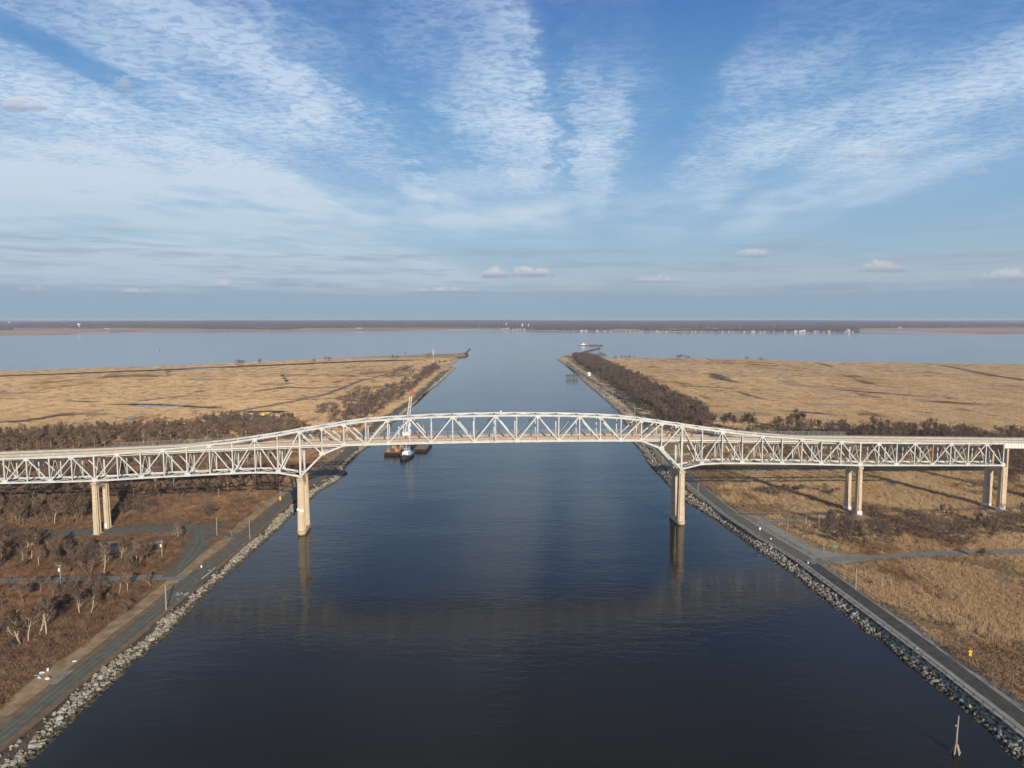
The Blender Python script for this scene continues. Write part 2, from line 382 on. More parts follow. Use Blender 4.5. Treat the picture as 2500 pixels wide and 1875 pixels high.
# ------------------------------------------------------------ water
def water_mat():
    m = bpy.data.materials.new('water'); m.use_nodes = True; k = NT(m.node_tree); b = k.n['Principled BSDF']
    p = k.new('ShaderNodeNewGeometry').outputs['Position']; x, y, z = k.sep(p)
    patch = k.noise(k.xyz(k.m('MULTIPLY', x, 0.35), y, 0.0), 0.006, 4, 0.6, 0.4)
    a = k.xyz(k.m('MULTIPLY', x, 0.42), y, 0.0)
    n1 = k.noise(a, 0.36, 3, 0.55, 0.3); n2 = k.noise(a, 1.5, 2, 0.5); n3 = k.noise(a, 0.055, 2, 0.5)
    h = k.m('ADD', k.m('ADD', k.m('MULTIPLY', n1, 1.0), k.m('MULTIPLY', n2, 0.32)), k.m('MULTIPLY', n3, 1.6))
    calm = k.ss(patch, 0.38, 0.60, 0.30, 1.30)
    near = k.ss(y, 250.0, 420.0, 0.5, 1.0)
    bn = k.new('ShaderNodeBump'); bn.inputs['Strength'].default_value = 1.0
    k.put(bn.inputs['Distance'], k.m('MULTIPLY', k.m('MULTIPLY', calm, k.m('MULTIPLY', near, k.ss(y, 550.0, 1500.0, 1.0, 0.42))), 0.165)); k.put(bn.inputs['Height'], h); k.l.new(bn.outputs[0], b.inputs['Normal'])
    b.inputs['Base Color'].default_value = (.0205, .0165, .0075, 1); k.put(b.inputs['Roughness'], 0.05); b.inputs['IOR'].default_value = 1.333
    return m
M['water'] = water_mat()


def sheet(name, pts, z, m, kind='structure', parent=None):
    v = [(x, y, z) for x, y in pts]
    t = geometry.tessellate_polygon([[Vector(q) for q in v]])
    mb = MB(); mb.v = v; mb.f = [tuple(q) for q in t]
    me = mb.mesh(name, m)
    if me.polygons and sum(q.normal.z * q.area for q in me.polygons) < 0: me.flip_normals()
    o = obj(name, me, parent)
    if kind: o['kind'] = kind
    return o
sheet('water', [(-16000, -1200), (16000, -1200), (16000, 6700), (-16000, 6700)], 0.0, M['water'])

# ------------------------------------------------------------ land on both sides
LEFT_BANK = [(52, 1872), (145, 1785), (202, 1730), (249, 1689), (295, 1646), (347, 1597), (405, 1545), (463, 1490), (512, 1443), (555, 1403), (600, 1365), (635, 1335), (669, 1301),
             (713, 1258), (758, 1219), (785, 1197), (829, 1171), (846, 1155), (838, 1142), (852, 1125), (878, 1104), (901, 1090), (959, 1032), (1005, 994), (1034, 962),
             (1060, 945), (1080, 928), (1112, 899), (1100, 894), (1121, 874), (1142, 872), (1138, 862)]
LEFT_OUT = [(1115, 865), (1040, 867), (976, 870), (860, 875), (774, 880), (600, 887), (579, 889), (405, 896), (174, 903), (0, 909), (-500, 922), (-1400, 960)]
RIGHT_BANK = [(2500, 1869), (2465, 1834), (2410, 1782), (2352, 1730), (2323, 1707), (2265, 1660), (2193, 1600), (2120, 1545), (2062, 1498), (2005, 1456), (1930, 1398), (1879, 1362),
              (1838, 1335), (1793, 1301), (1750, 1272), (1709, 1246), (1674, 1226), (1634, 1185), (1611, 1162), (1588, 1136), (1566, 1104), (1546, 1076), (1532, 1042), (1515, 1009), (1489, 986),
              (1460, 960), (1431, 936), (1402, 910), (1374, 887), (1359, 876)]
RIGHT_OUT = [(1380, 869), (1402, 867.5), (1449, 872), (1489, 876), (1634, 877), (1779, 878), (2002, 885), (2211, 888), (2500, 892), (3100, 905), (3900, 930)]


def resample(pts, step, jit=0.0):
    out = []
    for a, b in zip(pts[:-1], pts[1:]):
        L = math.dist(a, b); n = max(1, int(L / step))
        for i in range(n):
            t = i / n; out.append((a[0] + (b[0] - a[0]) * t + random.uniform(-jit, jit), a[1] + (b[1] - a[1]) * t))
    out.append(tuple(pts[-1][:2])); return out
def offset(pts, d):
    """shift an open polyline sideways (left of its direction for d > 0), smoothed normals"""
    P = np.array(pts); T = np.zeros_like(P); T[1:-1] = P[2:] - P[:-2]; T[0] = P[1] - P[0]; T[-1] = P[-1] - P[-2]
    T /= np.linalg.norm(T, axis=1)[:, None]; N = np.stack([-T[:, 1], T[:, 0]], 1)
    ker = np.ones(3) / 3; Np = np.pad(N, ((1, 1), (0, 0)), 'edge')
    N = np.stack([np.convolve(Np[:, i], ker, 'valid') for i in (0, 1)], 1); N /= np.linalg.norm(N, axis=1)[:, None]
    return [tuple(q) for q in P + N * d]
lb = [(-131.0, -500.0), (-118.0, 60.0)] + [G(*p)[:2] for p in LEFT_BANK]
rb = [(136.0, -500.0), (122.0, 60.0)] + [G(*p)[:2] for p in RIGHT_BANK]
lo = [G(*p)[:2] for p in LEFT_OUT]; ro = [G(*p)[:2] for p in RIGHT_OUT]
LB = resample(lb, 6, 0.9); RB = resample(rb, 6, 0.9)
LTOP = offset(LB, 7.0); RTOP = offset(RB, -7.0)
LTOP = LTOP[:-3]; RTOP = RTOP[:-2]
LPOLY = LTOP + [(p[0] - 2, p[1] - 8) for p in lo] + [(-6000, 1100), (-6000, -500)]
RPOLY = RTOP + [(p[0] + 2, p[1] - 8) for p in ro] + [(6000, 1300), (6000, -500)]


def slope(name, outer, inner, m, z0=-1.3, z1=ZL, parent=None):
    mb = MB(); n = min(len(outer), len(inner))
    mb.v = [(x, y, z0) for x, y in outer[:n]] + [(x, y, z1) for x, y in inner[:n]]
    mb.f = [(i, i + 1, n + i + 1, n + i) for i in range(n - 1)]
    me = mb.mesh(name, m)
    if sum(q.normal.z * q.area for q in me.polygons) < 0: me.flip_normals()
    o = obj(name, me, parent); return o
land_l = sheet('marsh_ground', LPOLY, ZL, M['soil'])
land_r = sheet('marsh_ground', RPOLY, ZL, M['soil'])
bank_l = slope('stone_bank', offset(LB, -2.4)[:len(LTOP)], LTOP, M['bank']); tag(bank_l, kind='structure')
bank_r = slope('stone_bank', offset(RB, 2.4)[:len(RTOP)], RTOP, M['bank']); tag(bank_r, kind='structure')
# muddy marsh edge towards the river
tag(slope('shore', [LB[-1]] + lo + [(-9000, 900)], [LTOP[-1]] + [(p[0] - 2, p[1] - 8) for p in lo] + [(-6000, 1100)], M['bank'], -0.6), kind='structure')
tag(slope('shore', [RB[-1]] + ro + [(9000, 1200)], [RTOP[-1]] + [(p[0] + 2, p[1] - 8) for p in ro] + [(6000, 1300)], M['bank'], -0.6), kind='structure')


# ------------------------------------------------------------ roads
ROADS = []
def ribbon(name, pts, w, m, dz, z=ZL, pix=True, wob=0.0, keep=True):
    P = [G(*p, z)[:2] for p in pts] if pix else pts
    P = resample(P, 7)
    ws = w if isinstance(w, (list, tuple)) else None
    n = len(P); A = offset(P, 1.0); mb = MB(); uvs = []
    s = 0
    for i, (p, a) in enumerate(zip(P, A)):
        ww = w if ws is None else float(np.interp(i / (n - 1), np.linspace(0, 1, len(ws)), ws))
        ww *= 1 + random.uniform(-wob, wob)
        dx, dy = a[0] - p[0], a[1] - p[1]
        mb.v += [(p[0] + dx * ww / 2, p[1] + dy * ww / 2, z + dz), (p[0] - dx * ww / 2, p[1] - dy * ww / 2, z + dz)]
    mb.f = [(2 * i, 2 * i + 1, 2 * i + 3, 2 * i + 2) for i in range(n - 1)]
    me = mb.mesh(name, m)
    if sum(q.normal.z for q in me.polygons) < 0: me.flip_normals()
    ul = me.uv_layers.new(name='UVMap')
    for lp in me.loops:
        vi = lp.vertex_index; ul.data[lp.index].uv = (vi % 2, (vi // 2) * 7.0)
    o = obj(name, me); o['kind'] = 'structure'
    if keep: ROADS.append((P, (w if ws is None else max(w)) / 2))
    return o
LROAD = [(-60, 1848), (0, 1800), (72, 1743), (139, 1688), (202, 1636), (260, 1591), (318, 1543), (376, 1496), (430, 1452), (470, 1418), (503, 1391), (550, 1352), (593, 1316), (636, 1275),
         (672, 1243), (716, 1208), (762, 1172), (802, 1141), (846, 1108), (880, 1070), (912, 1040), (959, 1009), (1005, 979), (1048, 940), (1083, 907)]
M['grass'] = mat('short_dry_grass', (.36, .25, .13), 0.95, (1.5, .3), .35, .25)
ribbon('grass_verge', offset(resample([G(*p, ZL)[:2] for p in LROAD], 14), 6.0), [9, 7], M['grass'], 0.002, pix=False, keep=False, wob=.15)
ribbon('verge', LROAD, 10, M['track'], 0.004, keep=False, wob=.08)
ribbon('road', LROAD, [5.3, 4.8], M['road'], 0.012)
ribbon('road', [(430, 1452), (470, 1418), (503, 1391)], 9.5, M['road'], 0.008, wob=.1)
ribbon('lane', [(-80, 1424), (0, 1419), (202, 1414), (376, 1410), (455, 1410)], 5.6, M['lane'], 0.016)
ribbon('lane', [(410, 1409), (440, 1385), (470, 1352), (490, 1322), (487, 1300)], [5.5, 6, 8, 10, 5], M['road'], 0.020, wob=.06)
ribbon('lane', [(-80, 1306), (0, 1304), (202, 1300), (300, 1296), (376, 1291), (480, 1288), (560, 1280)], [4.0, 4.5, 7.5, 11, 13, 11, 3], M['road'], 0.008, wob=.08)
ribbon('lane', [(480, 1296), (540, 1303), (600, 1310)], 5.0, M['road'], 0.024)
for gi, (gp, gw) in enumerate((([(215, 1342), (270, 1340), (330, 1336), (385, 1326), (398, 1318)], [1, 6, 9, 7, 1]), ([(190, 1330), (240, 1328), (300, 1322)], [1, 4, 1]), ([(250, 1350), (300, 1347), (350, 1340)], [1, 4, 1]))): ribbon('gravel_patch', gp, gw, M['gravel'], 0.028 + gi * .004, wob=.4)
ribbon('gravel_patch', [(120, 1668), (160, 1655), (200, 1634)], [2, 9, 8, 3], M['gravel'], 0.006, wob=.3)
RROAD = [(2620, 1850), (2500, 1757), (2352, 1646), (2236, 1559), (2120, 1475), (2016, 1400), (1972, 1368), (1927, 1341), (1879, 1313), (1832, 1284), (1785, 1253), (1735, 1214), (1690, 1178), (1650, 1140),
         (1611, 1098), (1586, 1062), (1567, 1024), (1541, 996), (1515, 974), (1489, 958), (1460, 938), (1431, 920), (1402, 900), (1384, 884)]
ribbon('verge', RROAD, 11.5, M['shoulder'], 0.004, wob=.05, keep=False)
ribbon('road', RROAD[:7], [5.0, 5.4], M['roadr'], 0.012); ribbon('road', RROAD[6:], [6.0, 5.0], M['road'], 0.010)
ribbon('lane', [(1975, 1372), (2053, 1364), (2148, 1360), (2243, 1354), (2370, 1349), (2600, 1345)], 5.2, M['lane'], 0.016)
sheet('road_junction', [G(*p, ZL)[:2] for p in [(1796, 1240), (1845, 1258), (1900, 1288), (1960, 1322), (2010, 1344), (2070, 1355), (2150, 1356), (2150, 1364), (2080, 1371), (2035, 1384), (2030, 1398), (2000, 1386), (1970, 1362), (1920, 1332), (1860, 1298), (1820, 1272)]], ZL + .009, M['shoulder'])
ribbon('lane', [(1800, 1254), (1863, 1273), (1958, 1272), (2053, 1267), (2120, 1262)], [5.0, 2.0], M['gravel'], 0.018, wob=.15)
ribbon('lane', [(1800, 1254), (1847, 1256), (1958, 1256), (2101, 1252), (2275, 1247), (2401, 1243), (2620, 1239)], 4.0, M['track'], 0.020)
ROADS.append(([G(*p, ZL)[:2] for p in [(1835, 1268), (1900, 1302), (1960, 1336), (2015, 1364), (2060, 1364)]], 7.5)); ROADS.append(([G(*p, ZL)[:2] for p in [(1985, 1360), (2035, 1366), (2100, 1362)]], 6.0))
ribbon('dike_track', [(560, 1008), (700, 983), (800, 962), (880, 930), (950, 912), (1010, 893)], [5, 9], M['track'], 0.004, wob=.2)
ribbon('dike_track', [(905, 975), (985, 942), (1040, 918)], 4, M['track'], 0.008, wob=.2)
# ditches, creeks and pools of the marsh
CREEKS = []
def creek(pts, w, m, wob=.4, name='ditch', dz=.006):
    CREEKS.append(([G(*p, ZL)[:2] for p in pts], (max(w) if isinstance(w, list) else w) / 2 + 1)); return ribbon(name, pts, w, m, dz, wob=wob, keep=False)
creek([(-400, 928), (0, 918), (174, 912), (405, 903), (560, 896), (700, 890), (860, 883), (960, 880), (1005, 879)], [16, 50], M['mud'], .3)
creek([(460, 901), (520, 899), (560, 898)], 22, M['water'], .5, 'creek', .010)
creek([(165, 978), (210, 981), (240, 981)], [2, 10, 2], M['thick'], .5, 'brush_patch'); creek([(270, 988), (330, 987), (400, 990), (470, 993), (525, 996)], [3, 18, 12, 3], M['mud'], .5)
creek([(330, 990), (380, 991), (440, 993)], 14, M['water'], .5, 'creek', .010)
creek([(345, 979), (400, 972), (470, 964)], [2, 10, 8, 2], M['thick'], .6, 'brush_patch'); creek([(-20, 1032), (60, 1028), (130, 1016), (210, 1010)], [10, 16, 14, 3], M['thick'], .7, 'brush_patch')
creek([(310, 1024), (330, 1017), (348, 1010)], 6, M['water'], .6, 'creek'); creek([(-100, 1060), (0, 1056), (200, 1048), (350, 1040), (470, 1035)], 7, M['mud'], .2)
creek([(590, 1022), (625, 1017), (650, 1020)], 30, M['water'], .4, 'pool'); creek([(600, 1006), (650, 1004), (690, 1006)], 14, M['mud'], .5)
creek([(625, 955), (700, 945), (760, 948), (820, 945)], [2, 16, 14, 3], M['thick'], .7, 'brush_patch'); creek([(686, 914), (697, 925), (702, 935)], 5, M['mud'], .5)
creek([(1990, 885), (2010, 890), (2033, 897)], [3, 12, 6], M['thick'], .3, 'brush_patch'); creek([(2055, 914), (2100, 930), (2150, 943), (2240, 950), (2340, 959)], [3, 7, 7, 3], M['thick'], .4, 'brush_patch')
creek([(2300, 892), (2360, 904), (2430, 918), (2560, 936)], [8, 16, 22], M['thick'], .4, 'brush_patch'); creek([(1800, 956), (1850, 972), (1892, 979)], [3, 9, 9, 3], M['thick'], .6, 'brush_patch')
creek([(1740, 912), (1760, 925), (1800, 934)], [4, 30, 26, 4], M['thick'], .7, 'brush_patch'); creek([(1650, 940), (1700, 944), (1780, 947)], [2, 14, 10, 2], M['thick'], .7, 'brush_patch')
creek([(2250, 979), (2320, 983), (2400, 988)], [3, 24, 20, 4], M['thick'], .7, 'brush_patch')
creek([(2035, 950), (2110, 957), (2180, 962), (2250, 968)], [3, 22, 22, 3], M['thick'], .6, 'brush_patch')
creek([(1915, 1003), (1990, 1008), (2040, 1014)], [3, 16, 3], M['thick'], .6, 'brush_patch')

# ------------------------------------------------------------ scatter tools
def inside(poly, X, Y):
    P = np.array(poly); c = np.zeros(len(X), bool)
    x1, y1 = P[:, 0], P[:, 1]; x2, y2 = np.roll(x1, -1), np.roll(y1, -1)
    for a, b, e, f in zip(x1, y1, x2, y2):
        if b == f: continue
        h = (b > Y) != (f > Y); c ^= h & (X < (e - a) * (Y - b) / (f - b) + a)
    return c
def dist_line(P, X, Y):
    d = np.full(len(X), 1e9)
    for (a, b), (e, f) in zip(P[:-1], P[1:]):
        L = (e - a) ** 2 + (f - b) ** 2 + 1e-9
        t = np.clip(((X - a) * (e - a) + (Y - b) * (f - b)) / L, 0, 1)
        d = np.minimum(d, np.hypot(X - a - t * (e - a), Y - b - t * (f - b)))
    return d
def off_roads(X, Y, extra=0.0):
    ok = np.ones(len(X), bool)
    for P, hw in ROADS:
        xs = [q[0] for q in P]; ys = [q[1] for q in P]; m = hw + extra
        box = (X > min(xs) - m) & (X < max(xs) + m) & (Y > min(ys) - m) & (Y < max(ys) + m)
        if box.any(): i = np.where(box)[0]; ok[i[dist_line(P[::2] + [P[-1]], X[i], Y[i]) < m]] = False
    return ok
def vnoise(X, Y, s, seed=0):
    """smooth value noise 0..1"""
    g = np.random.default_rng(seed).random((256, 256)); u = X / s; v = Y / s
    iu = np.floor(u).astype(int); iv = np.floor(v).astype(int); fu = u - iu; fv = v - iv
    fu = fu * fu * (3 - 2 * fu); fv = fv * fv * (3 - 2 * fv); q = lambda a, b: g[a % 256, b % 256]
    return (q(iu, iv) * (1 - fu) + q(iu + 1, iv) * fu) * (1 - fv) + (q(iu, iv + 1) * (1 - fu) + q(iu + 1, iv + 1) * fu) * fv


def slivers(base, direc, length, width):
    """thin triangles: arrays of base points, directions, lengths, widths -> verts, faces"""
    n = len(base); d = direc / np.linalg.norm(direc, axis=1)[:, None]
    r = np.cross(d, rng.normal(size=(n, 3))); r /= np.linalg.norm(r, axis=1)[:, None]
    v = np.empty((n * 3, 3)); v[0::3] = base - r * width[:, None] / 2; v[1::3] = base + r * width[:, None] / 2; v[2::3] = base + d * length[:, None]
    return v, np.arange(n * 3).reshape(n, 3)
def np_mesh(name, V, Fc, m):
    me = bpy.data.meshes.new(name); me.vertices.add(len(V)); me.vertices.foreach_set('co', np.asarray(V, np.float32).ravel())
    k = Fc.shape[1]; me.loops.add(Fc.size); me.loops.foreach_set('vertex_index', Fc.astype(np.int32).ravel())
    me.polygons.add(len(Fc)); me.polygons.foreach_set('loop_start', np.arange(0, Fc.size, k, dtype=np.int32))
    me.update(calc_edges=True); me.materials.append(m); return me


def tuft_mesh(name, n, rad, h, w, lean, m, seedless=0):
    a = rng.uniform(0, 2 * math.pi, n); r = rad * np.sqrt(rng.random(n))
    b = np.stack([r * np.cos(a), r * np.sin(a), np.full(n, -0.05)], 1)
    d = np.stack([rng.normal(0, lean, n), rng.normal(0, lean, n), np.ones(n)], 1)
    V, T = slivers(b, d, h * rng.uniform(0.6, 1.1, n), w * rng.uniform(0.7, 1.3, n)); return np_mesh(name, V, T, m)
def bush_mesh(name, n, rad, h, w, m):
    a = rng.uniform(0, 2 * math.pi, n); r = rad * np.sqrt(rng.random(n)) ; z = h * rng.random(n) * np.sqrt(np.maximum(0, 1 - (r / rad) ** 2))
    b = np.stack([r * np.cos(a), r * np.sin(a), z], 1)
    d = np.stack([np.cos(a) * .7 + rng.normal(0, .6, n), np.sin(a) * .7 + rng.normal(0, .6, n), rng.uniform(.2, 1.4, n)], 1)
    V, T = slivers(b, d, rng.uniform(.5, 1.2, n) * h * .45, w * rng.uniform(.6, 1.4, n)); return np_mesh(name, V, T, m)


def library(name, meshes):
    """a collection of models kept outside the scene, used only through instancing"""
    c = bpy.data.collections.new(name)
    for i, me in enumerate(meshes):
        o = bpy.data.objects.new('%s_%02d' % (name, i), me); c.objects.link(o)
    return c
def scatter(name, pts, lib, nlib, scl, label, cat, parent=None, group=None, tilt=0.0, flat=None):
    n = len(pts); me = bpy.data.meshes.new(name); me.vertices.add(n); me.vertices.foreach_set('co', np.asarray(pts, np.float32).ravel())
    rot = np.stack([rng.normal(0, tilt, n) if tilt else np.zeros(n), rng.normal(0, tilt, n) if tilt else np.zeros(n), rng.uniform(0, 6.283, n)], 1)
    for nm, typ, dat, key in (('rot', 'FLOAT_VECTOR', rot, 'vector'), ('scl', 'FLOAT_VECTOR', scl, 'vector'), ('idx', 'INT', rng.integers(0, nlib, n), 'value')):
        a = me.attributes.new(nm, typ, 'POINT'); a.data.foreach_set(key, np.asarray(dat, np.int32 if typ == 'INT' else np.float32).ravel())
    o = obj(name, me, parent)
    t = bpy.data.node_groups.new(name + '_nodes', 'GeometryNodeTree')
    t.interface.new_socket('Geometry', in_out='INPUT', socket_type='NodeSocketGeometry'); t.interface.new_socket('Geometry', in_out='OUTPUT', socket_type='NodeSocketGeometry')
    k = NT(t); gi = k.new('NodeGroupInput'); go = k.new('NodeGroupOutput'); ip = k.new('GeometryNodeInstanceOnPoints')
    ci = k.new('GeometryNodeCollectionInfo'); ci.inputs['Collection'].default_value = lib; ci.inputs['Separate Children'].default_value = True; ci.inputs['Reset Children'].default_value = True
    def att(nm, typ):
        q = k.new('GeometryNodeInputNamedAttribute', data_type=typ); q.inputs[0].default_value = nm; return q.outputs['Attribute']
    k.l.new(gi.outputs[0], ip.inputs['Points']); k.l.new(ci.outputs[0], ip.inputs['Instance']); ip.inputs['Pick Instance'].default_value = True
    k.l.new(att('idx', 'INT'), ip.inputs['Instance Index']); k.l.new(att('rot', 'FLOAT_VECTOR'), ip.inputs['Rotation']); k.l.new(att('scl', 'FLOAT_VECTOR'), ip.inputs['Scale'])
    k.l.new(ip.outputs[0], go.inputs[0])
    md = o.modifiers.new('scatter', 'NODES'); md.node_group = t
    o['kind'] = 'stuff'
    if not parent: tag(o, label, cat, group)
    return o


# ------------------------------------------------------------ riprap
def rock_mesh(i):
    import bmesh
    bm = bmesh.new(); bmesh.ops.create_icosphere(bm, subdivisions=1, radius=0.5)
    s = [rng.uniform(.8, 1.25), rng.uniform(.65, 1.0), rng.uniform(.5, .8)]
    for v in bm.verts:
        v.co *= rng.uniform(.78, 1.12); v.co.x *= s[0]; v.co.y *= s[1]; v.co.z *= s[2]
    me = bpy.data.meshes.new('rock'); bm.to_mesh(me); bm.free(); me.materials.append(M['rock']); return me
ROCKS = [rock_mesh(i) for i in range(8)]; RLIB = library('rock_models', ROCKS)
def bank_points(top, side, per_m2, y1=1900):
    T = np.array(top); seg = np.hypot(*(T[1:] - T[:-1]).T); out = []
    O = np.array(offset(top, side * 9.6))
    for i in range(len(T) - 1):
        if not 120 < T[i][1] < y1: continue
        far = T[i][1] > 500
        n = rng.poisson(seg[i] * 8.3 * per_m2 * (0.62 if far else 1))
        a = rng.random(n); b = rng.uniform(0.12, .86 + rng.uniform(-.1, .02), n)
        p = T[i] * (1 - a)[:, None] + T[i + 1] * a[:, None]; q = O[i] * (1 - a)[:, None] + O[i + 1] * a[:, None]
        xy = p + (q - p) * b[:, None]; z = ZL + (-1.3 - ZL) * b + 0.22
        gap = vnoise(xy[:, 0], xy[:, 1], 9.0, 5) * (1 - b)               # upper edge breaks up into soil
        keep = (b > 0.10 + 0.42 * vnoise(xy[:, 0] + 40, xy[:, 1], 14.0, 11) * (1 if side < 0 else .5)) | (rng.random(n) < .10)
        out.append(np.stack([xy[:, 0], xy[:, 1], z], 1)[keep & (z > -0.35)])
    return np.concatenate(out)
for nm, top, side, bank in (('left', LTOP, -1, bank_l), ('right', RTOP, 1, bank_r)):
    P = bank_points(top, side, 2.5); size = rng.gamma(4.5, 0.195, len(P)); size = np.clip(size, .35, 2.5)
    d = np.hypot(P[:, 0], P[:, 1]); vis = np.abs(P[:, 0]) < P[:, 1] / F * 1250 + 6
    score = np.where(vis, size / d, 0); big = np.argsort(-score)[:290]; rest = np.ones(len(P), bool); rest[big] = False
    for j in big:
        o = obj('rock', ROCKS[int(rng.integers(8))], bank, tuple(P[j])); o.scale = (size[j],) * 3
        o.rotation_euler = tuple(rng.normal(0, .4, 2)) + (rng.uniform(0, 6.28),)
    far = d[rest] > 600; s3 = size[rest] * np.where(far, 1.25, 1)
    scatter('small_rocks', P[rest], RLIB, 8, np.stack([s3] * 3, 1), None, None, bank, tilt=0.4)

# ------------------------------------------------------------ reeds and brush
def field_points(poly, bands, zones=None, edge=1.0):
    out = []
    for y0, y1, sx, sy in bands:
        hw = y1 * 0.76 + 30
        xs = np.arange(-hw, hw, sx); ys = np.arange(y0, y1, sy); X, Y = np.meshgrid(xs, ys); X = X.ravel() + rng.uniform(-.5, .5, X.size) * sx; Y = Y.ravel() + rng.uniform(-.5, .5, Y.size) * sy
        k = (np.abs(X) < Y * .76 + 25) & inside(poly, X, Y); X, Y = X[k], Y[k]
        k = off_roads(X, Y, 0.5 + edge); out.append(np.stack([X[k], Y[k]], 1))
    return np.concatenate(out)
reeds = [tuft_mesh('reed', 54, 1.1, 1.45, .075, .2, M['reed']) for _ in range(5)]
brush = [bush_mesh('brush', 70, .95, 1.35, .11, M['brush']) for _ in range(5)]
clump = [tuft_mesh('reed_clump', 120, 5.0, .75, .42, .5, M['reed']) for _ in range(5)]
RE, BR, CL = library('reed_models', reeds), library('brush_models', brush), library('clump_models', clump)
DITCH = [G(*p, ZL)[:2] for p in [(-400, 928), (0, 918), (174, 912), (405, 903), (560, 896), (700, 890), (860, 883), (960, 880), (1005, 879)]]
SHADE_ROWS = []
for side, poly in (('left', LPOLY), ('right', RPOLY)):
    P = field_points(poly, [(130, 330, 1.35, 1.5), (330, 470, 1.9, 2.3), (470, 640, 2.6, 3.6)])
    bare = dist_line(LB if side == 'left' else RB, P[:, 0], P[:, 1]); P = P[bare > 9.5 + 2 * rng.random(len(P))]
    if side == 'left':      # mown verge and slopes beside the canal road
        dr = dist_line(ROADS[0][0], P[:, 0], P[:, 1]); P = P[dr > 8.5 + 4 * vnoise(P[:, 0], P[:, 1], 12, 3)]
        f = vnoise(P[:, 0], P[:, 1], 16, 21) * .6 + vnoise(P[:, 0], P[:, 1], 5, 22) * .4; isb = f < .50
    else:
        f = vnoise(P[:, 0], P[:, 1], 34, 23) * .65 + vnoise(P[:, 0], P[:, 1], 8, 24) * .35; isb = (f < .36) | ((P[:, 0] < 150) & (P[:, 1] > 270) & (f < .5))
    gapn = vnoise(P[:, 0], P[:, 1], 6.0, 31); keep = gapn > .17; P, isb = P[keep], isb[keep]
    for kind, sel, lib in (('reed', ~isb, RE), ('brush', isb, BR)):
        Q = P[sel]; n = len(Q); far = 1 + (Q[:, 1] > 330) * .45 + (Q[:, 1] > 470) * .5
        sz = rng.uniform(.65, 1.15, n) * (.75 + .5 * vnoise(Q[:, 0], Q[:, 1], 20, 41))
        S3 = np.stack([sz * far, sz * far, sz * (1 if kind == 'reed' else .9)], 1)
        scatter('reed_bed' if kind == 'reed' else 'brush_cover', np.stack([Q[:, 0], Q[:, 1], np.full(n, ZL)], 1), lib, 5, S3,
                {'reed': {'left': 'dry reeds among the brush on the left bank', 'right': 'tall golden reeds filling the right bank'},
                 'brush': {'left': 'low red-brown brush covering the left bank', 'right': 'low brown brush patches among the right bank reeds'}}[kind][side], 'reeds' if kind == 'reed' else 'brush')
    P = field_points(poly, [(640, 900, 5.5, 8.0), (900, 1250, 7.5, 12), (1250, 1900, 11, 20)], edge=2)
    keep = (vnoise(P[:, 0], P[:, 1], 45, 51) > .12); P = P[keep]
    if side == 'left': P = P[dist_line(DITCH, P[:, 0], P[:, 1]) > 12 + 10 * (P[:, 0] > -700)]
    for cp, cw in CREEKS: P = P[dist_line(cp, P[:, 0], P[:, 1]) > cw]
    n = len(P); sz = rng.uniform(.7, 1.2, n); far = 1 + (P[:, 1] > 900) * .3 + (P[:, 1] > 1250) * .4
    scatter('marsh_reeds', np.stack([P[:, 0], P[:, 1], np.full(n, ZL)], 1), CL, 5, np.stack([sz * far, sz * far, sz * .9], 1),
            'golden reed marsh reaching to the river on the %s of the canal' % side, 'marsh')

# ------------------------------------------------------------ trees
def grow(h=9.0, spread=1.0, stems=1, pale=False, dens=1.0, up=1.0):
    """bare winter tree: tubes for trunk and limbs, slivers for branchlets and twigs"""
    tb = MB(); B, D, L, W = [], [], [], []
    def rv(): return Vector(rng.normal(size=3))
    def limb(p, d, ln, r, lev):
        nseg = 4 if lev == 0 else 3 if lev == 1 else 2
        pts = [p.copy()]; q = p.copy(); dd = d.copy(); dirs = []
        for i in range(nseg):
            dd = (dd + rv() * (.10 if lev == 0 else .20) + Vector((0, 0, .10 * up))).normalized(); q = q + dd * ln / nseg; pts.append(q.copy()); dirs.append(dd.copy())
        if lev < 3: tb.tube(pts, [r * (1 - .62 * i / nseg) for i in range(nseg + 1)], 6 if lev == 0 else 4 if lev == 1 else 3, False)
        else:
            B.append(tuple(p)); D.append(tuple(q - p)); L.append(ln); W.append(r * 2.2)
        if lev == 4: return
        kids = [9, 7, 7, 7][lev] if lev < 4 else 0
        kids = max(2, int(kids * dens))
        for j in range(kids):
            t = rng.uniform(.30 if lev == 0 else .25, 1.0); i = min(nseg - 1, int(t * nseg)); pp = pts[i].lerp(pts[i + 1], t * nseg - i)
            side = rv(); side -= side.dot(dirs[i]) * dirs[i]; side.normalize()
            nd = (dirs[i] * rng.uniform(.5, 1.0) + side * rng.uniform(.55, 1.0) * spread + Vector((0, 0, .25 * up))).normalized()
            limb(pp, nd, ln * rng.uniform(.42, .66) * (1.12 - .45 * t), max(.028, r * .47 * (1 - .5 * t)), lev + 1)
    for s in range(stems):
        a = rng.uniform(0, 6.28); ln = h * .62 * rng.uniform(.8, 1.05)
        d = Vector((math.cos(a) * (.45 if stems > 1 else .08), math.sin(a) * (.45 if stems > 1 else .08), 1)).normalized()
        limb(Vector((math.cos(a) * .3 * (stems > 1), math.sin(a) * .3 * (stems > 1), -.1)), d, ln, (.015 * h if stems == 1 else .012 * h), 0)
    V, T = slivers(np.array(B), np.array(D), np.array(L) * 1.05, np.maximum(np.array(W), .062) * 1.1); return tb, V, T
def tree_models(n, bark, twig, **kw):
    out = []
    for _ in range(n):
        tb, V, T = grow(**kw); out.append((tb.mesh('trunk', bark), np_mesh('crown', V, T, twig)))
    return out
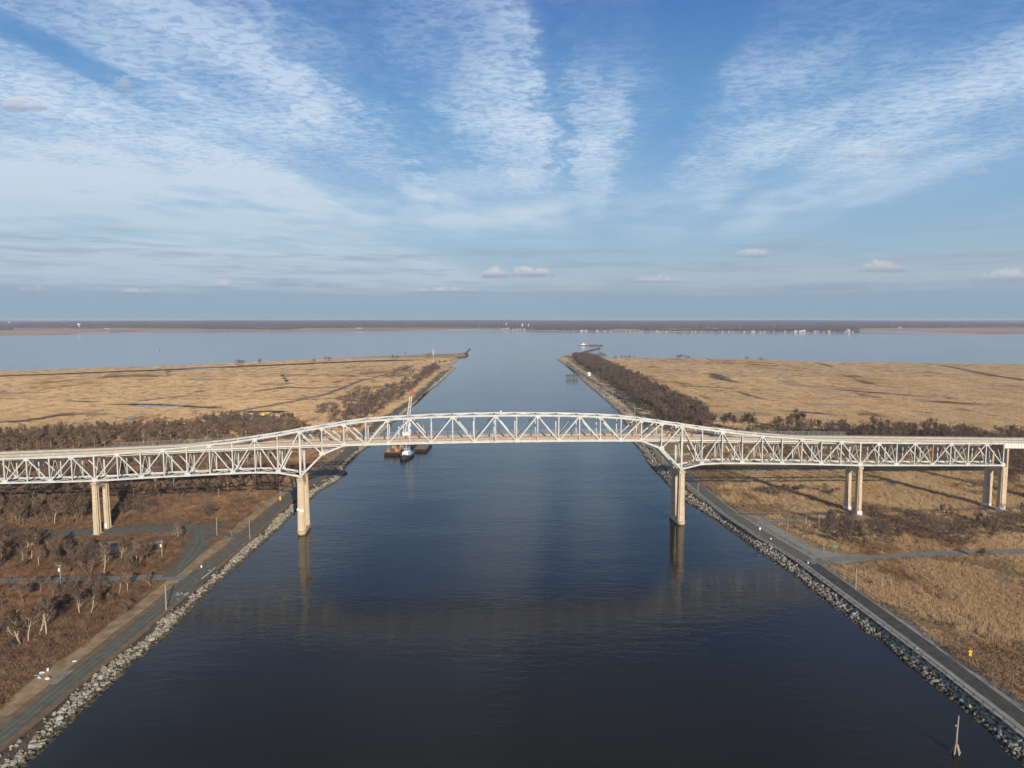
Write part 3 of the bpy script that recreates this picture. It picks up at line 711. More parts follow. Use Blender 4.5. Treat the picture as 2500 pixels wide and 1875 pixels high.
def joined(models):
    out = []
    for t, c in models:
        Vt = [tuple(v.co) for v in t.vertices]; Vc = [tuple(v.co) for v in c.vertices]; n = len(Vt)
        me = bpy.data.meshes.new('tree'); me.from_pydata(Vt + Vc, [], [tuple(p.vertices) for p in t.polygons] + [tuple(n + i for i in p.vertices) for p in c.polygons])
        me.materials.append(t.materials[0]); me.materials.append(c.materials[0]); mi = [0] * len(t.polygons) + [1] * len(c.polygons); me.polygons.foreach_set('material_index', mi); out.append(me)
    return out
M['pale'] = mat('pale_bark', (.42, .345, .25), 0.9, None, 0.15, 2.0)
TALL = tree_models(6, M['bark'], M['twig'], h=10, spread=.85)
PALE = tree_models(4, M['pale'], M['twig'], h=10.5, spread=.9, dens=1.0, up=1.15)
ROUND = tree_models(6, M['bark'], M['twigp'], h=9, spread=1.25, stems=3, dens=.85)
SHRUB = tree_models(5, M['bark'], M['twig'], h=4.2, spread=1.2, stems=5, dens=.7)
TREES = []      # (x, y, kind, scale, zone)
def stand(poly_px, spacing, kinds, s0, s1, zone, z=ZL, keep=1.0, clear=2.0):
    poly = [G(*p, z)[:2] for p in poly_px]; xs = [p[0] for p in poly]; ys = [p[1] for p in poly]
    X, Y = np.meshgrid(np.arange(min(xs), max(xs), spacing), np.arange(min(ys), max(ys), spacing))
    X = X.ravel() + rng.uniform(-.5, .5, X.size) * spacing; Y = Y.ravel() + rng.uniform(-.5, .5, Y.size) * spacing
    k = inside(poly, X, Y) & off_roads(X, Y, clear) & (rng.random(X.size) < keep) & (vnoise(X, Y, 22, 61) > .16)
    for x, y in zip(X[k], Y[k]): kd_ = kinds[rng.integers(len(kinds))]; TREES.append((x, y, kd_, rng.uniform(s0, s1) * (1.3 if kd_ == 'shrub' else 1.5), zone))
def one(px, py, kind, s, zone): x, y, _ = G(px, py, ZL); TREES.append((x, y, kind, s * (1.3 if kind == 'shrub' or zone == 'shore' else 1.5), zone))
# left side, from near to far
for px, py, s in [(50, 1572, 1.05), (70, 1568, 1.0), (97, 1550, 1.0), (113, 1550, 1.1), (42, 1560, .85), (195, 1500, .85), (221, 1500, .75), (290, 1450, .55), (312, 1445, .65), (368, 1432, .5)]: one(px, py, 'pale', s, 'near')
for px, py, s in [(20, 1590, .8), (-10, 1560, .9), (310, 1490, .9), (300, 1500, .7), (170, 1470, 1.1), (225, 1455, 1.1), (150, 1450, .9), (250, 1440, .9), (120, 1520, .8), (145, 1490, 1.0)]: one(px, py, 'shrub', s, 'near')
for px, py, s in [(130, 1460, .7), (170, 1462, .65), (235, 1446, .7), (70, 1450, .6)]: one(px, py, 'tall', s, 'near')
one(525, 1262, 'round', 1.15, 'mid'); one(505, 1262, 'round', .75, 'mid'); one(440, 1322, 'pale', .8, 'mid'); one(436, 1326, 'shrub', .9, 'mid'); one(612, 1213, 'pale', .5, 'mid')
stand([(-60, 1400), (-60, 1320), (120, 1322), (200, 1345), (380, 1350), (345, 1400)], 5.5, ['tall', 'tall', 'pale', 'shrub', 'round'], .55, .95, 'west', keep=.95)
stand([(345, 1395), (375, 1352), (450, 1330), (462, 1345), (415, 1392)], 6, ['shrub'], .5, .8, 'west', keep=.5)
stand([(-60, 1870), (-60, 1440), (330, 1440), (395, 1430), (300, 1520), (190, 1610), (60, 1720)], 6.5, ['shrub'], .35, .6, 'near', keep=.5, clear=7)
stand([(-60, 1560), (-60, 1440), (320, 1440), (300, 1480), (240, 1500), (130, 1510)], 6.0, ['shrub', 'tall', 'shrub', 'round'], .45, .75, 'near', keep=.5, clear=4)
stand([(-60, 1288), (-60, 1235), (120, 1225), (228, 1240), (228, 1280)], 6.0, ['tall', 'pale', 'tall', 'round', 'shrub'], .7, 1.0, 'under')
stand([(-60, 1225), (-60, 1180), (240, 1180), (600, 1170), (690, 1190), (640, 1215), (400, 1225)], 8.5, ['tall', 'round', 'shrub', 'pale'], .65, 1.0, 'under', keep=.85)
stand([(290, 1262), (290, 1215), (420, 1215), (430, 1240)], 7, ['round', 'shrub'], .5, .85, 'under', keep=.8)
stand([(600, 1195), (640, 1150), (720, 1150), (720, 1175), (660, 1205)], 7, ['round', 'shrub', 'tall'], .6, .9, 'under', keep=.7)
stand([(-120, 1180), (-120, 1090), (300, 1082), (480, 1070), (700, 1062), (790, 1070), (800, 1085), (700, 1120), (620, 1160), (300, 1170)], 10.5, ['tall', 'round', 'pale', 'shrub'], .75, 1.1, 'belt', keep=.8)
stand([(-120, 1095), (-120, 1072), (60, 1066), (300, 1055), (480, 1042), (560, 1032), (690, 1030), (740, 1045), (780, 1072), (480, 1075), (300, 1085)], 7.5, ['tall', 'round', 'tall', 'pale'], .8, 1.15, 'belt')
for px, py, s in [(505, 1045, 1.7), (530, 1046, 1.6), (565, 1045, 1.6), (480, 1050, 1.2), (590, 1046, 1.3), (238, 1055, 1.1), (150, 1058, 1.1), (640, 1048, 1.3)]: one(px, py, 'round', s, 'belt')
for px, py, s in [(875, 985, 2.3), (893, 980, 1.7), (858, 985, 1.6), (935, 978, 2.0), (950, 975, 1.5), (985, 975, 1.2), (840, 990, 1.4), (975, 922, 1.9), (990, 920, 2.0), (1005, 918, 1.5), (965, 925, 1.4), (938, 1000, 1.3),
                  (800, 1008, 1.2), (815, 1002, 1.1), (785, 1010, 1.0), (1062, 895, 1.2), (1072, 893, 1.3), (1085, 890, 1.0), (1050, 903, 1.1), (1060, 908, 1.1), (1030, 925, 1.0), (1040, 912, 1.1), (1020, 935, 1.1), (1048, 877, 1.6), (1010, 945, 1.0), (870, 1005, 1.0), (900, 1000, 1.0),
                  (962, 877, 1.4), (970, 877, 1.2), (635, 888, 1.3), (584, 893, 1.4), (592, 893, 1.2), (797, 884, 1.4), (806, 884, 1.2), (768, 886, 1.2), (408, 918, 1.3)]: one(px, py, 'round', s, 'spit')
stand([(770, 1015), (860, 985), (1000, 930), (1050, 900), (1075, 893), (1055, 915), (980, 975), (900, 1020), (800, 1045)], 12, ['shrub', 'round', 'shrub'], .7, 1.35, 'spit', keep=.78, clear=4)
stand([(815, 1040), (870, 995), (930, 960), (985, 935), (1040, 902), (1078, 892), (1070, 906), (1012, 948), (940, 1000), (880, 1050), (840, 1062)], 10, ['shrub', 'round', 'shrub'], .65, 1.15, 'spit', keep=.85, clear=3)
# right side
stand([(1400, 872), (1445, 873), (1475, 887), (1540, 920), (1600, 952), (1650, 975), (1700, 1000), (1735, 1030), (1745, 1050), (1660, 1056), (1620, 1035), (1580, 1005), (1552, 985), (1520, 960), (1490, 938), (1440, 905), (1408, 884)], 8.5, ['round', 'round', 'tall'], 1.0, 1.5, 'wood')
stand([(1585, 1020), (1640, 1050), (1760, 1062), (2600, 1085), (2600, 1110), (1900, 1092), (1700, 1090), (1640, 1085), (1600, 1055)], 11, ['round', 'tall', 'shrub'], .7, 1.1, 'east', keep=.8)
stand([(1660, 1060), (2640, 1082), (2640, 1142), (2450, 1146), (2200, 1138), (1750, 1136), (1690, 1112)], 8.5, ['shrub', 'shrub', 'round'], .7, 1.05, 'east', keep=.72)
stand([(1860, 1062), (1870, 1048), (2000, 1050), (2080, 1060), (2110, 1048), (2350, 1060), (2600, 1072), (2600, 1085), (1900, 1078)], 9, ['round', 'round', 'tall'], .8, 1.3, 'east', keep=.9)
for px, py, s in [(1765, 1050, 1.4), (1778, 1052, 1.5), (1790, 1050, 1.4), (1812, 1054, 1.5), (1826, 1056, 1.6), (1838, 1056, 1.4), (1940, 1052, 1.7), (1955, 1054, 1.7), (1925, 1056, 1.5)]: one(px, py, 'tall', s, 'east')
for px, py, s in [(1458, 873, 1.4), (1468, 873, 1.7), (1476, 873, 1.3), (1503, 877, 1.0), (1520, 877, 1.1), (1527, 877, 1.0), (1537, 877, 1.2), (1548, 877, .8), (1654, 878, 1.4), (1662, 878, 1.4), (1675, 878, 1.4), (1683, 878, .9), (1823, 881, 1.1), (1858, 882, 1.1)]: one(px, py, 'round', s * 1.1, 'shore')
stand([(1890, 1215), (1840, 1205), (1850, 1192), (1960, 1195), (1965, 1212)], 5.5, ['shrub'], .7, 1.0, 'scrub'); stand([(2030, 1218), (1985, 1205), (2000, 1192), (2050, 1195)], 6, ['shrub'], .7, 1.0, 'scrub')
stand([(2380, 1200), (2320, 1192), (2320, 1185), (2400, 1188)], 7, ['shrub'], .6, .9, 'scrub')
stand([(2030, 1330), (2020, 1285), (2100, 1272), (2160, 1280), (2440, 1268), (2560, 1262), (2560, 1320), (2380, 1335), (2250, 1325), (2120, 1342)], 5.4, ['shrub', 'shrub', 'round'], .65, 1.0, 'scrub', keep=.62)
stand([(1930, 1325), (1900, 1300), (1960, 1300), (2020, 1325), (2030, 1345), (1975, 1340)], 5, ['shrub'], .45, .75, 'scrub', keep=.6)
stand([(2440, 1195), (2430, 1100), (2600, 1100), (2600, 1210)], 9, ['shrub', 'round'], .7, 1.0, 'east', keep=.8)
stand([(2050, 1400), (2090, 1395), (2150, 1440), (2230, 1510), (2300, 1580), (2260, 1570), (2180, 1510)], 5.5, ['shrub'], .35, .65, 'scrub', keep=.5)
stand([(2230, 1500), (2270, 1480), (2400, 1590), (2380, 1610)], 6, ['shrub'], .4, .65, 'scrub', keep=.4)
one(2405, 1365, 'shrub', 1.0, 'scrub'); one(2400, 1362, 'round', .5, 'scrub')
KL = {'tall': TALL, 'pale': PALE, 'round': ROUND, 'shrub': SHRUB}
HT = {'tall': 10, 'pale': 10.5, 'round': 9, 'shrub': 4.2}
wh = {'near': 'between the canal road and the lower lane on the left', 'mid': 'standing alone beside the left canal road', 'west': 'in the thicket between the two left lanes', 'under': 'below the left part of the bridge',
      'belt': 'in the belt of trees behind the left bridge deck', 'spit': 'on the left spit of land beyond the bridge', 'wood': 'in the dark wood along the right bank', 'east': 'behind the right end of the bridge',
      'shore': 'on the far edge of the right marsh', 'scrub': 'among the reeds of the right bank'}
kn = {'tall': 'slender bare tree', 'pale': 'pale barked bare tree', 'round': 'spreading bare tree', 'shrub': 'low bare shrub'}
LMK = [('pole by the straight left lane', 149, 1431), ('leaning transformer pole', 396, 1359), ('tall bare pole at lower left', 406, 1489), ('left land pier', 232, 1270), ('grey pole at the left junction', 530, 1300),
       ('yellow diamond sign', 684, 1222), ('left water pier', 741, 1240), ('rubbish heap', 105, 1650), ('white shed behind the bridge', 677, 1021), ('yellow machine', 642, 1016), ('tall lattice mast', 1058, 880),
       ('right water pier', 1655, 1220), ('first right land pier', 2098, 1220), ('rightmost pier', 2440, 1200), ('green street sign', 2040, 1345), ('row of three poles', 1967, 1290), ('tall grey pole at lower right', 2089, 1430),
       ('yellow curve sign', 2368, 1614), ('white shed under the wood', 1438, 915), ('left bridge tower', 733, 1055), ('right bridge tower', 1662, 1040), ('left end of the screen fence', 252, 1080), ('right end of the screen fence', 2074, 1050),
       ('orange diamond sign', 835, 1105), ('crane tip', 1010, 970), ('right breakwater', 1430, 858), ('junction of the right roads', 1990, 1370), ('bridge at the left picture edge', 0, 1110), ('bridge at the right picture edge', 2480, 1070), ('left marsh pool', 560, 1015), ('left lane by the picture edge', 0, 1420), ('road at the lower left corner', 20, 1790)]
ORD = ['nearest', 'second', 'third', 'fourth', 'fifth', 'sixth', 'seventh', 'eighth', 'ninth', 'tenth', 'eleventh', 'twelfth', 'thirteenth', 'fourteenth', 'fifteenth', 'sixteenth', 'seventeenth', 'eighteenth', 'nineteenth', 'twentieth']
ORD += ['twenty-' + w for w in ['first'] + ORD[1:9]] + ['thirtieth'] + ['thirty-' + w for w in ['first'] + ORD[1:9]] + ['fortieth'] + ['forty-' + w for w in ['first'] + ORD[1:9]] + ['fiftieth']
def place(kind_name, x, y):
    f = y * math.cos(PITCH) + (H - ZL) * math.sin(PITCH); px = 1250 + F * x / f; py = 937.5 - F * (y * math.sin(PITCH) - (H - ZL) * math.cos(PITCH)) / f
    best = min(LMK, key=lambda q: math.hypot(px - q[1], 1.6 * (py - q[2]))); dx, dy = px - best[1], 1.6 * (py - best[2])
    return (kind_name, best[0], ('left of' if dx < 0 else 'right of') if abs(dx) > abs(dy) else ('behind' if dy < 0 else 'in front of')), math.hypot(dx, dy)
def on_screen(t):
    x, y = t[0], t[1]; px = 1250 + F * x / (y * math.cos(PITCH) + H * math.sin(PITCH)); return -60 < px < 2560
TREES = [t for t in TREES if on_screen(t) or t[1] < 500]
order = sorted(TREES, key=lambda t: -HT[t[2]] * t[3] / math.hypot(t[0], t[1]) * (1 if on_screen(t) else .01))
TREE_N = 0; made = {}
BIG = 330
quota = {'shrub': 0}; single, mass = [], []
for t in order:
    if t[2] == 'shrub':
        quota['shrub'] += 1; (single if quota['shrub'] <= 120 else mass).append(t)
    elif sum(1 for q in single if q[2] != 'shrub') < 290: single.append(t)
    else: mass.append(t)
for i, (x, y, kd, s, zone) in enumerate(single):
    tm, cm = KL[kd][int(rng.integers(len(KL[kd])))]
    r = empty('bare_shrub' if kd == 'shrub' else 'bare_tree', (x, y, ZL), rng.uniform(0, 6.28)); r.scale = (s * rng.uniform(.9, 1.12), s * rng.uniform(.9, 1.12), s)
    tag(r, 'x', 'shrub' if kd == 'shrub' else 'tree', kn[kd] + 's ' + wh[zone]); key, dd = place(kn[kd], x, y); made.setdefault(key, []).append((dd, r))
    obj('trunk', tm, r); obj('crown', cm, r)
for (kname, lm, dr), lst in made.items():
    for n_, (dd, q) in enumerate(sorted(lst, key=lambda t: t[0])): q['label'] = '%s, %s one %s the %s' % (kname, ORD[min(n_, len(ORD) - 1)], dr, lm)
order_k = list(KL); allm = []; libs = {k: library(k + '_trees', joined(KL[k])) for k in KL}
for kd, nm, lb_, ct in (('tall', 'distant_trees', 'slender bare trees massed behind the nearer ones', 'trees'), ('pale', 'distant_trees', 'pale trunks massed in the tree belts', 'trees'),
                        ('round', 'distant_woodland', 'dark leafless woodland along the canal banks and marsh edges', 'woodland'), ('shrub', 'distant_scrub', 'leafless scrub dotted through reeds and thickets', 'scrub')):
    q = [t for t in mass if t[2] == kd]
    if q: scatter(nm, np.array([(t[0], t[1], ZL) for t in q]), libs[kd], len(KL[kd]), np.array([(t[3],) * 3 for t in q]), lb_, ct)
print('trees', len(TREES), 'single', len(single))

# ------------------------------------------------------------ the bridge (local x along the deck, y across, z height)
BA = math.atan(.0905); BO = (-101.8, 341.5); BW = 10.0
bridge = empty('truss_bridge', (BO[0], BO[1], 0), BA)
tag(bridge, 'long pale steel through truss bridge on concrete piers crossing the canal', 'bridge')
def BP(s, off, z=0.0): return (BO[0] + s * math.cos(BA) - off * math.sin(BA), BO[1] + s * math.sin(BA) + off * math.cos(BA), z)
XL, XR = -1.5, 189.4
def lerp_tab(t, x):
    for (a, b), (c, d) in zip(t[:-1], t[1:]):
        if x <= c: return b + (d - b) * max(0, (x - a)) / (c - a)
    return t[-1][1]
DECKZ = [(-300, 36.4), (-170, 39.9), (-97, 41.6), (-50, 43.1), (0, 44.5), (40, 45.15), (94, 45.5), (148, 45.15), (189, 44.4), (235, 42.9), (285, 41.8), (365, 39.7), (500, 36.3)]
def deckz(s):   # smoothed
    return sum(lerp_tab(DECKZ, s + d) for d in (-18, -9, 0, 9, 18)) / 5
ns = []      # nodes: (s, zbottom, ztop)
for i in range(8, 0, -1): ns.append((-97.4 - 10.1 * i, 28.4 - .03 * i, 40.5 - (1 - i / 8) * 0 - .11 * i * 1.0 - .25))
side_t = [40.6, 41.3, 42.1, 43.0, 43.9, 44.9, 46.1, 47.5, 49.0]; side_b = [28.5, 28.9, 29.4, 29.8, 30.1, 30.5, 30.8, 31.0, 30.7]
for i in range(9): ns.append((-97.4 + 10.655 * i, side_b[i], side_t[i]))
main_t = [50.9, 52.5, 54.1, 55.4, 56.1, 56.6, 57.0, 57.2, 57.35, 57.4]; main_b = [28.6, 39.4, 43.65, 43.8, 43.95, 44.05, 44.15, 44.2, 44.25, 44.25]
main_t = main_t + main_t[-2::-1]; main_b = main_b + main_b[-2::-1]
for i in range(18): ns.append((XL + (XR - XL) / 18 * i, main_b[i], main_t[i]))
ns.append((XR, 28.6, 50.9))
for i in range(8, -1, -1): ns.append((XR + 10.68 * (9 - i), side_b[i] + .3, side_t[i] + .2))
for i in range(1, 9): ns.append((XR + 96.1 + 10.06 * i, 28.8 - .19 * i, 40.7 - .21 * i))
NL, M0, M1, NR = 8, 17, 35, 44          # indices of the piers
B = lambda i, off=0: (ns[i][0], off, ns[i][1]); T = lambda i, off=0: (ns[i][0], off, ns[i][2])
diag = []
for i in range(0, NL, 2): diag += [('B', i, 'T', i + 1), ('T', i + 1, 'B', i + 2)]
for i in range(NL, M0 - 1, 2): diag += [('B', i, 'T', i + 1), ('T', i + 1, 'B', i + 2)]
diag += [('B', M0 - 1, 'T', M0)]
k0 = M0
for a, b in ('T0B1', 'T1B2', 'T2B3', 'B3T4', 'T5B4', 'T5B6', 'T7B6', 'T7B8', 'T9B8')[:0]: pass
for q in ('T0 B1', 'T1 B2', 'T2 B3', 'B3 T4', 'B4 T5', 'T5 B6', 'B6 T7', 'T7 B8', 'B8 T9'):
    p, r = q.split(); diag.append((p[0], M0 + int(p[1:]), r[0], M0 + int(r[1:]))); diag.append((p[0], M1 - int(p[1:]), r[0], M1 - int(r[1:])))
diag += [('B', M1 + 1, 'T', M1)]
for i in range(M1 + 1, NR, 2): diag += [('B', i, 'T', i + 1), ('T', i + 1, 'B', i + 2)]
for i in range(NR, len(ns) - 1, 2): diag += [('B', i, 'T', i + 1), ('T', i + 1, 'B', i + 2)]
pos = {'B': B, 'T': T}
# photograph: T3 carries two diagonals down to B3 and B4 would double up; B4-B3 side is plain
tm = M['truss']
def member(name, a, b, w, h, m=None, lab=None):
    o = MB().beam(a, b, w, h).build(name, m or tm, bridge)
    if lab: o['label'] = lab
    return o
for off in (0.0, BW):
    for i in range(len(ns)):
        big = i in (M0, M1); mid = i == (M0 + M1) // 2
        rusty = i in (NR + 4, 1 - 1 + 0) if off == 0 else False
        member('vertical_member', (ns[i][0], off, ns[i][1]), (ns[i][0], off, ns[i][2]), .88 if big else .66 if (i in (NL, NR) or mid) else .48, .7 if big else .5, M['rust'] if rusty else None, 'rusty vertical member' if rusty else None)
    for i in range(len(ns) - 1):
        mainp = M0 <= i < M1
        member('top_chord', T(i, off), T(i + 1, off), .7, .9 if mainp or abs(i - 26) < 12 else .74)
        member('bottom_chord', B(i, off), B(i + 1, off), .7, .80)
    for a, i, b, j in diag: member('diagonal_member', pos[a](i, off), pos[b](j, off), .5, .60 if M0 - 2 < min(i, j) < M1 + 1 else .48)
    for i in range(len(ns)):
        for w in 'BT':
            n = sum(1 for q in diag if (q[0] == w and q[1] == i) or (q[2] == w and q[3] == i))
            if not n: continue
            s, zb, zt = ns[i]; z = zb if w == 'B' else zt; g = 1.35 if w == 'B' else 1.25; dn = 1 if w == 'B' else -1
            hh = 1.35; mb = MB()
            pl = [(s - g, z - dn * .42), (s + g, z - dn * .42), (s + g, z + dn * .5), (s + .55, z + dn * hh), (s - .55, z + dn * hh), (s - g, z + dn * .5)]
            for y0 in (off - .41, off + .38):
                k1 = len(mb.v); mb.v += [(x, y0, zz) for x, zz in pl] + [(x, y0 + .03, zz) for x, zz in pl]
                mb.f += [tuple(k1 + q for q in range(6)), tuple(k1 + 11 - q for q in range(6))] + [(k1 + q, k1 + (q + 1) % 6, k1 + 6 + (q + 1) % 6, k1 + 6 + q) for q in range(6)]
            mb.build('gusset_plate', tm, bridge)
# bracing between the two trusses
for i in range(len(ns)):
    s, zb, zt = ns[i]; dz = deckz(s); inmain = zt > dz + 3.5
    MB().beam((s, .4, dz - 1.35), (s, BW - .4, dz - 1.35), .45, 1.2).build('floor_beam', tm, bridge)
    member('bottom_strut', (s, .4, zb), (s, BW - .4, zb), .35, .35)
    if inmain: member('top_strut', (s, .4, zt - .1), (s, BW - .4, zt - .1), .4, .6)
    if zb < dz - 6:
        zz0, zz1 = zb + .5, (min(zt, dz - 2.0)) - .3
        member('sway_brace', (s, .5, zz0), (s, BW / 2, zz1), .22, .26); member('sway_brace', (s, BW - .5, zz0), (s, BW / 2, zz1), .22, .26)
    if inmain and zt > dz + 6.5 and i not in (M0, M1):
        member('portal_brace', (s, .4, zt - 1.9), (s, BW / 2, zt - .5), .2, .22); member('portal_brace', (s, BW - .4, zt - 1.9), (s, BW / 2, zt - .5), .2, .22)
    if i < len(ns) - 1:
        s2, zb2, zt2 = ns[i + 1]
        member('lateral_brace', (s, .5, zb + .1), (s2, BW - .5, zb2 + .1), .24, .22); member('lateral_brace', (s, BW - .5, zb - .15), (s2, .5, zb2 - .15), .24, .22)
        if inmain and zt2 > deckz(s2) + 3: member('top_lateral', (s, .5, zt + .1), (s2, BW - .5, zt2 + .1), .26, .24); member('top_lateral', (s, BW - .5, zt - .18), (s2, .5, zt2 - .18), .26, .24)
# deck: slab, curbs, parapets, stringers
S0, S1 = -300, 470; ss_ = np.arange(S0, S1 + 1, 5.0)
def strip(name, y0, y1, d0, d1, m, lo=S0, hi=S1, lab=None):
    mb = MB(); q = [s for s in ss_ if lo <= s <= hi]
    for s in q: z = deckz(s); mb.v += [(s, y0, z + d0), (s, y1, z + d0), (s, y1, z + d1), (s, y0, z + d1)]
    n = len(q)
    for i in range(n - 1):
        for j in range(4): mb.f.append((4 * i + j, 4 * i + 4 + j, 4 * i + 4 + (j + 1) % 4, 4 * i + (j + 1) % 4))
    mb.f += [(0, 1, 2, 3), (4 * n - 1, 4 * n - 2, 4 * n - 3, 4 * n - 4)]
    o = mb.build(name, m, bridge)
    if lab: o['label'] = lab
    return o
strip('deck_slab', .62, BW - .62, -.40, 0, M['deck']); strip('deck_soffit', .64, BW - .64, -.55, -.402, M['soffit'])
for lo_, hi_, lab in ((-300, -100, None), (-100, 285, 'rust-stained parapet of the main span'), (285, 470, None)):
    strip('parapet', .60, .95, .003, .95, M['curb'] if lab else M['parapet'], lo_, hi_, lab); strip('parapet', BW - .95, BW - .60, .003, .95, M['curb'] if lab else M['parapet'], lo_, hi_, lab)
strip('stringer', .70, .95, -1.15, -.56, M['gird']); strip('stringer', BW - .95, BW - .70, -1.15, -.56, M['gird'])
for y in (2.8, 5.0, 7.2): strip('stringer', y - .15, y + .15, -1.15, -.56, M['gird'])
mb = MB()
for s in np.arange(S0, S1, 2.5): z = deckz(s); mb.box(s - .04, s + .04, .56, .60, z + .02, z + .92)
# steel rail above the parapets
for y in (.78, BW - .78):
    strip('hand_rail', y - .06, y + .06, 1.22, 1.34, M['steel'])
# yellow line and centre marking
strip('lane_line', BW / 2 - .22, BW / 2 - .10, .004, .008, mat('road_yellow', (.55, .40, .06), .8)); strip('lane_line', BW / 2 + .10, BW / 2 + .22, .004, .008, M['gird'])
# maintenance ladder and box at midspan
s, zb, zt = ns[26]
mb = MB()
for x in (-2.6, -1.6): mb.beam((s + x, -.55, zb - .4), (s + x, -.55, zb + 4.6), .10, .10)
for q in range(12): mb.beam((s - 2.6, -.55, zb - .2 + q * .42), (s - 1.6, -.55, zb - .2 + q * .42), .07, .07)
mb.build('access_ladder', tm, bridge)
mb = MB()
for x in (-.18, .42):  mb.beam((s + x - .5, -.5, zb + .2), (s + x - .5, -.5, zt - .3), .16, .12)
mb.build('cable_tray', M['steel'], bridge)
MB().box(s + 3.0, s + 3.8, BW - .5, BW + .2, zt + .55, zt + 1.15).build('navigation_light', M['white'], bridge)
# under-deck pipes
for y, d in ((1.6, -1.9), (2.2, -1.9)):
    q = MB(); P = [(s, y, deckz(s) + d) for s in np.arange(-160, 370, 10.)]; q.tube(P, [.14] * len(P), 5); q.build('utility_pipe', M['gird'], bridge)
# screen fence on the far parapet
fa, fb = -92.0, 283.0
mb = MB()
for s in np.arange(fa, fb, 3.05): mb.beam((s, BW - .5, deckz(s) + .9), (s, BW - .5, deckz(s) + 3.3), .08, .08)
mb.build('fence_posts', M['steel'], bridge)['kind'] = 'stuff'
mb = MB()
P = list(np.arange(fa, fb + 1, 5.0))
for d in np.arange(1.0, 3.35, .2):
    for a, b in zip(P[:-1], P[1:]): mb.beam((a, BW - .5, deckz(a) + d), (b, BW - .5, deckz(b) + d), .018 if d < 3.1 else .06, .018 if d < 3.1 else .06)
for s in np.arange(fa, fb, .3): mb.v += [(s - .009, BW - .5, deckz(s) + .95), (s + .009, BW - .5, deckz(s) + .95), (s + .009, BW - .5, deckz(s) + 3.25), (s - .009, BW - .5, deckz(s) + 3.25)]; n = len(mb.v); mb.f.append((n - 4, n - 3, n - 2, n - 1))
mb.build('screen_mesh', M['steel'], bridge)['kind'] = 'stuff'
# approach girders beyond the trusses
for a, b in ((ns[-1][0] + .6, S1), (S0, ns[0][0] - .6)):
    for y in (.75, BW - .75):
        mb = MB(); q = np.linspace(a, b, 12)
        for s in q: mb.v += [(s, y - .12, deckz(s) - 3.3), (s, y + .12, deckz(s) - 3.3), (s, y + .12, deckz(s) - .56), (s, y - .12, deckz(s) - .56)]
        for i in range(11):
            for j in range(4): mb.f.append((4 * i + j, 4 * i + 4 + j, 4 * i + 4 + (j + 1) % 4, 4 * i + (j + 1) % 4))
        for s in np.arange(a + .5, b, 1.9): mb.box(s - .06, s + .06, y - .30, y - .12, deckz(s) - 3.2, deckz(s) - .6)
        mb.build('plate_girder', M['gird'], bridge)

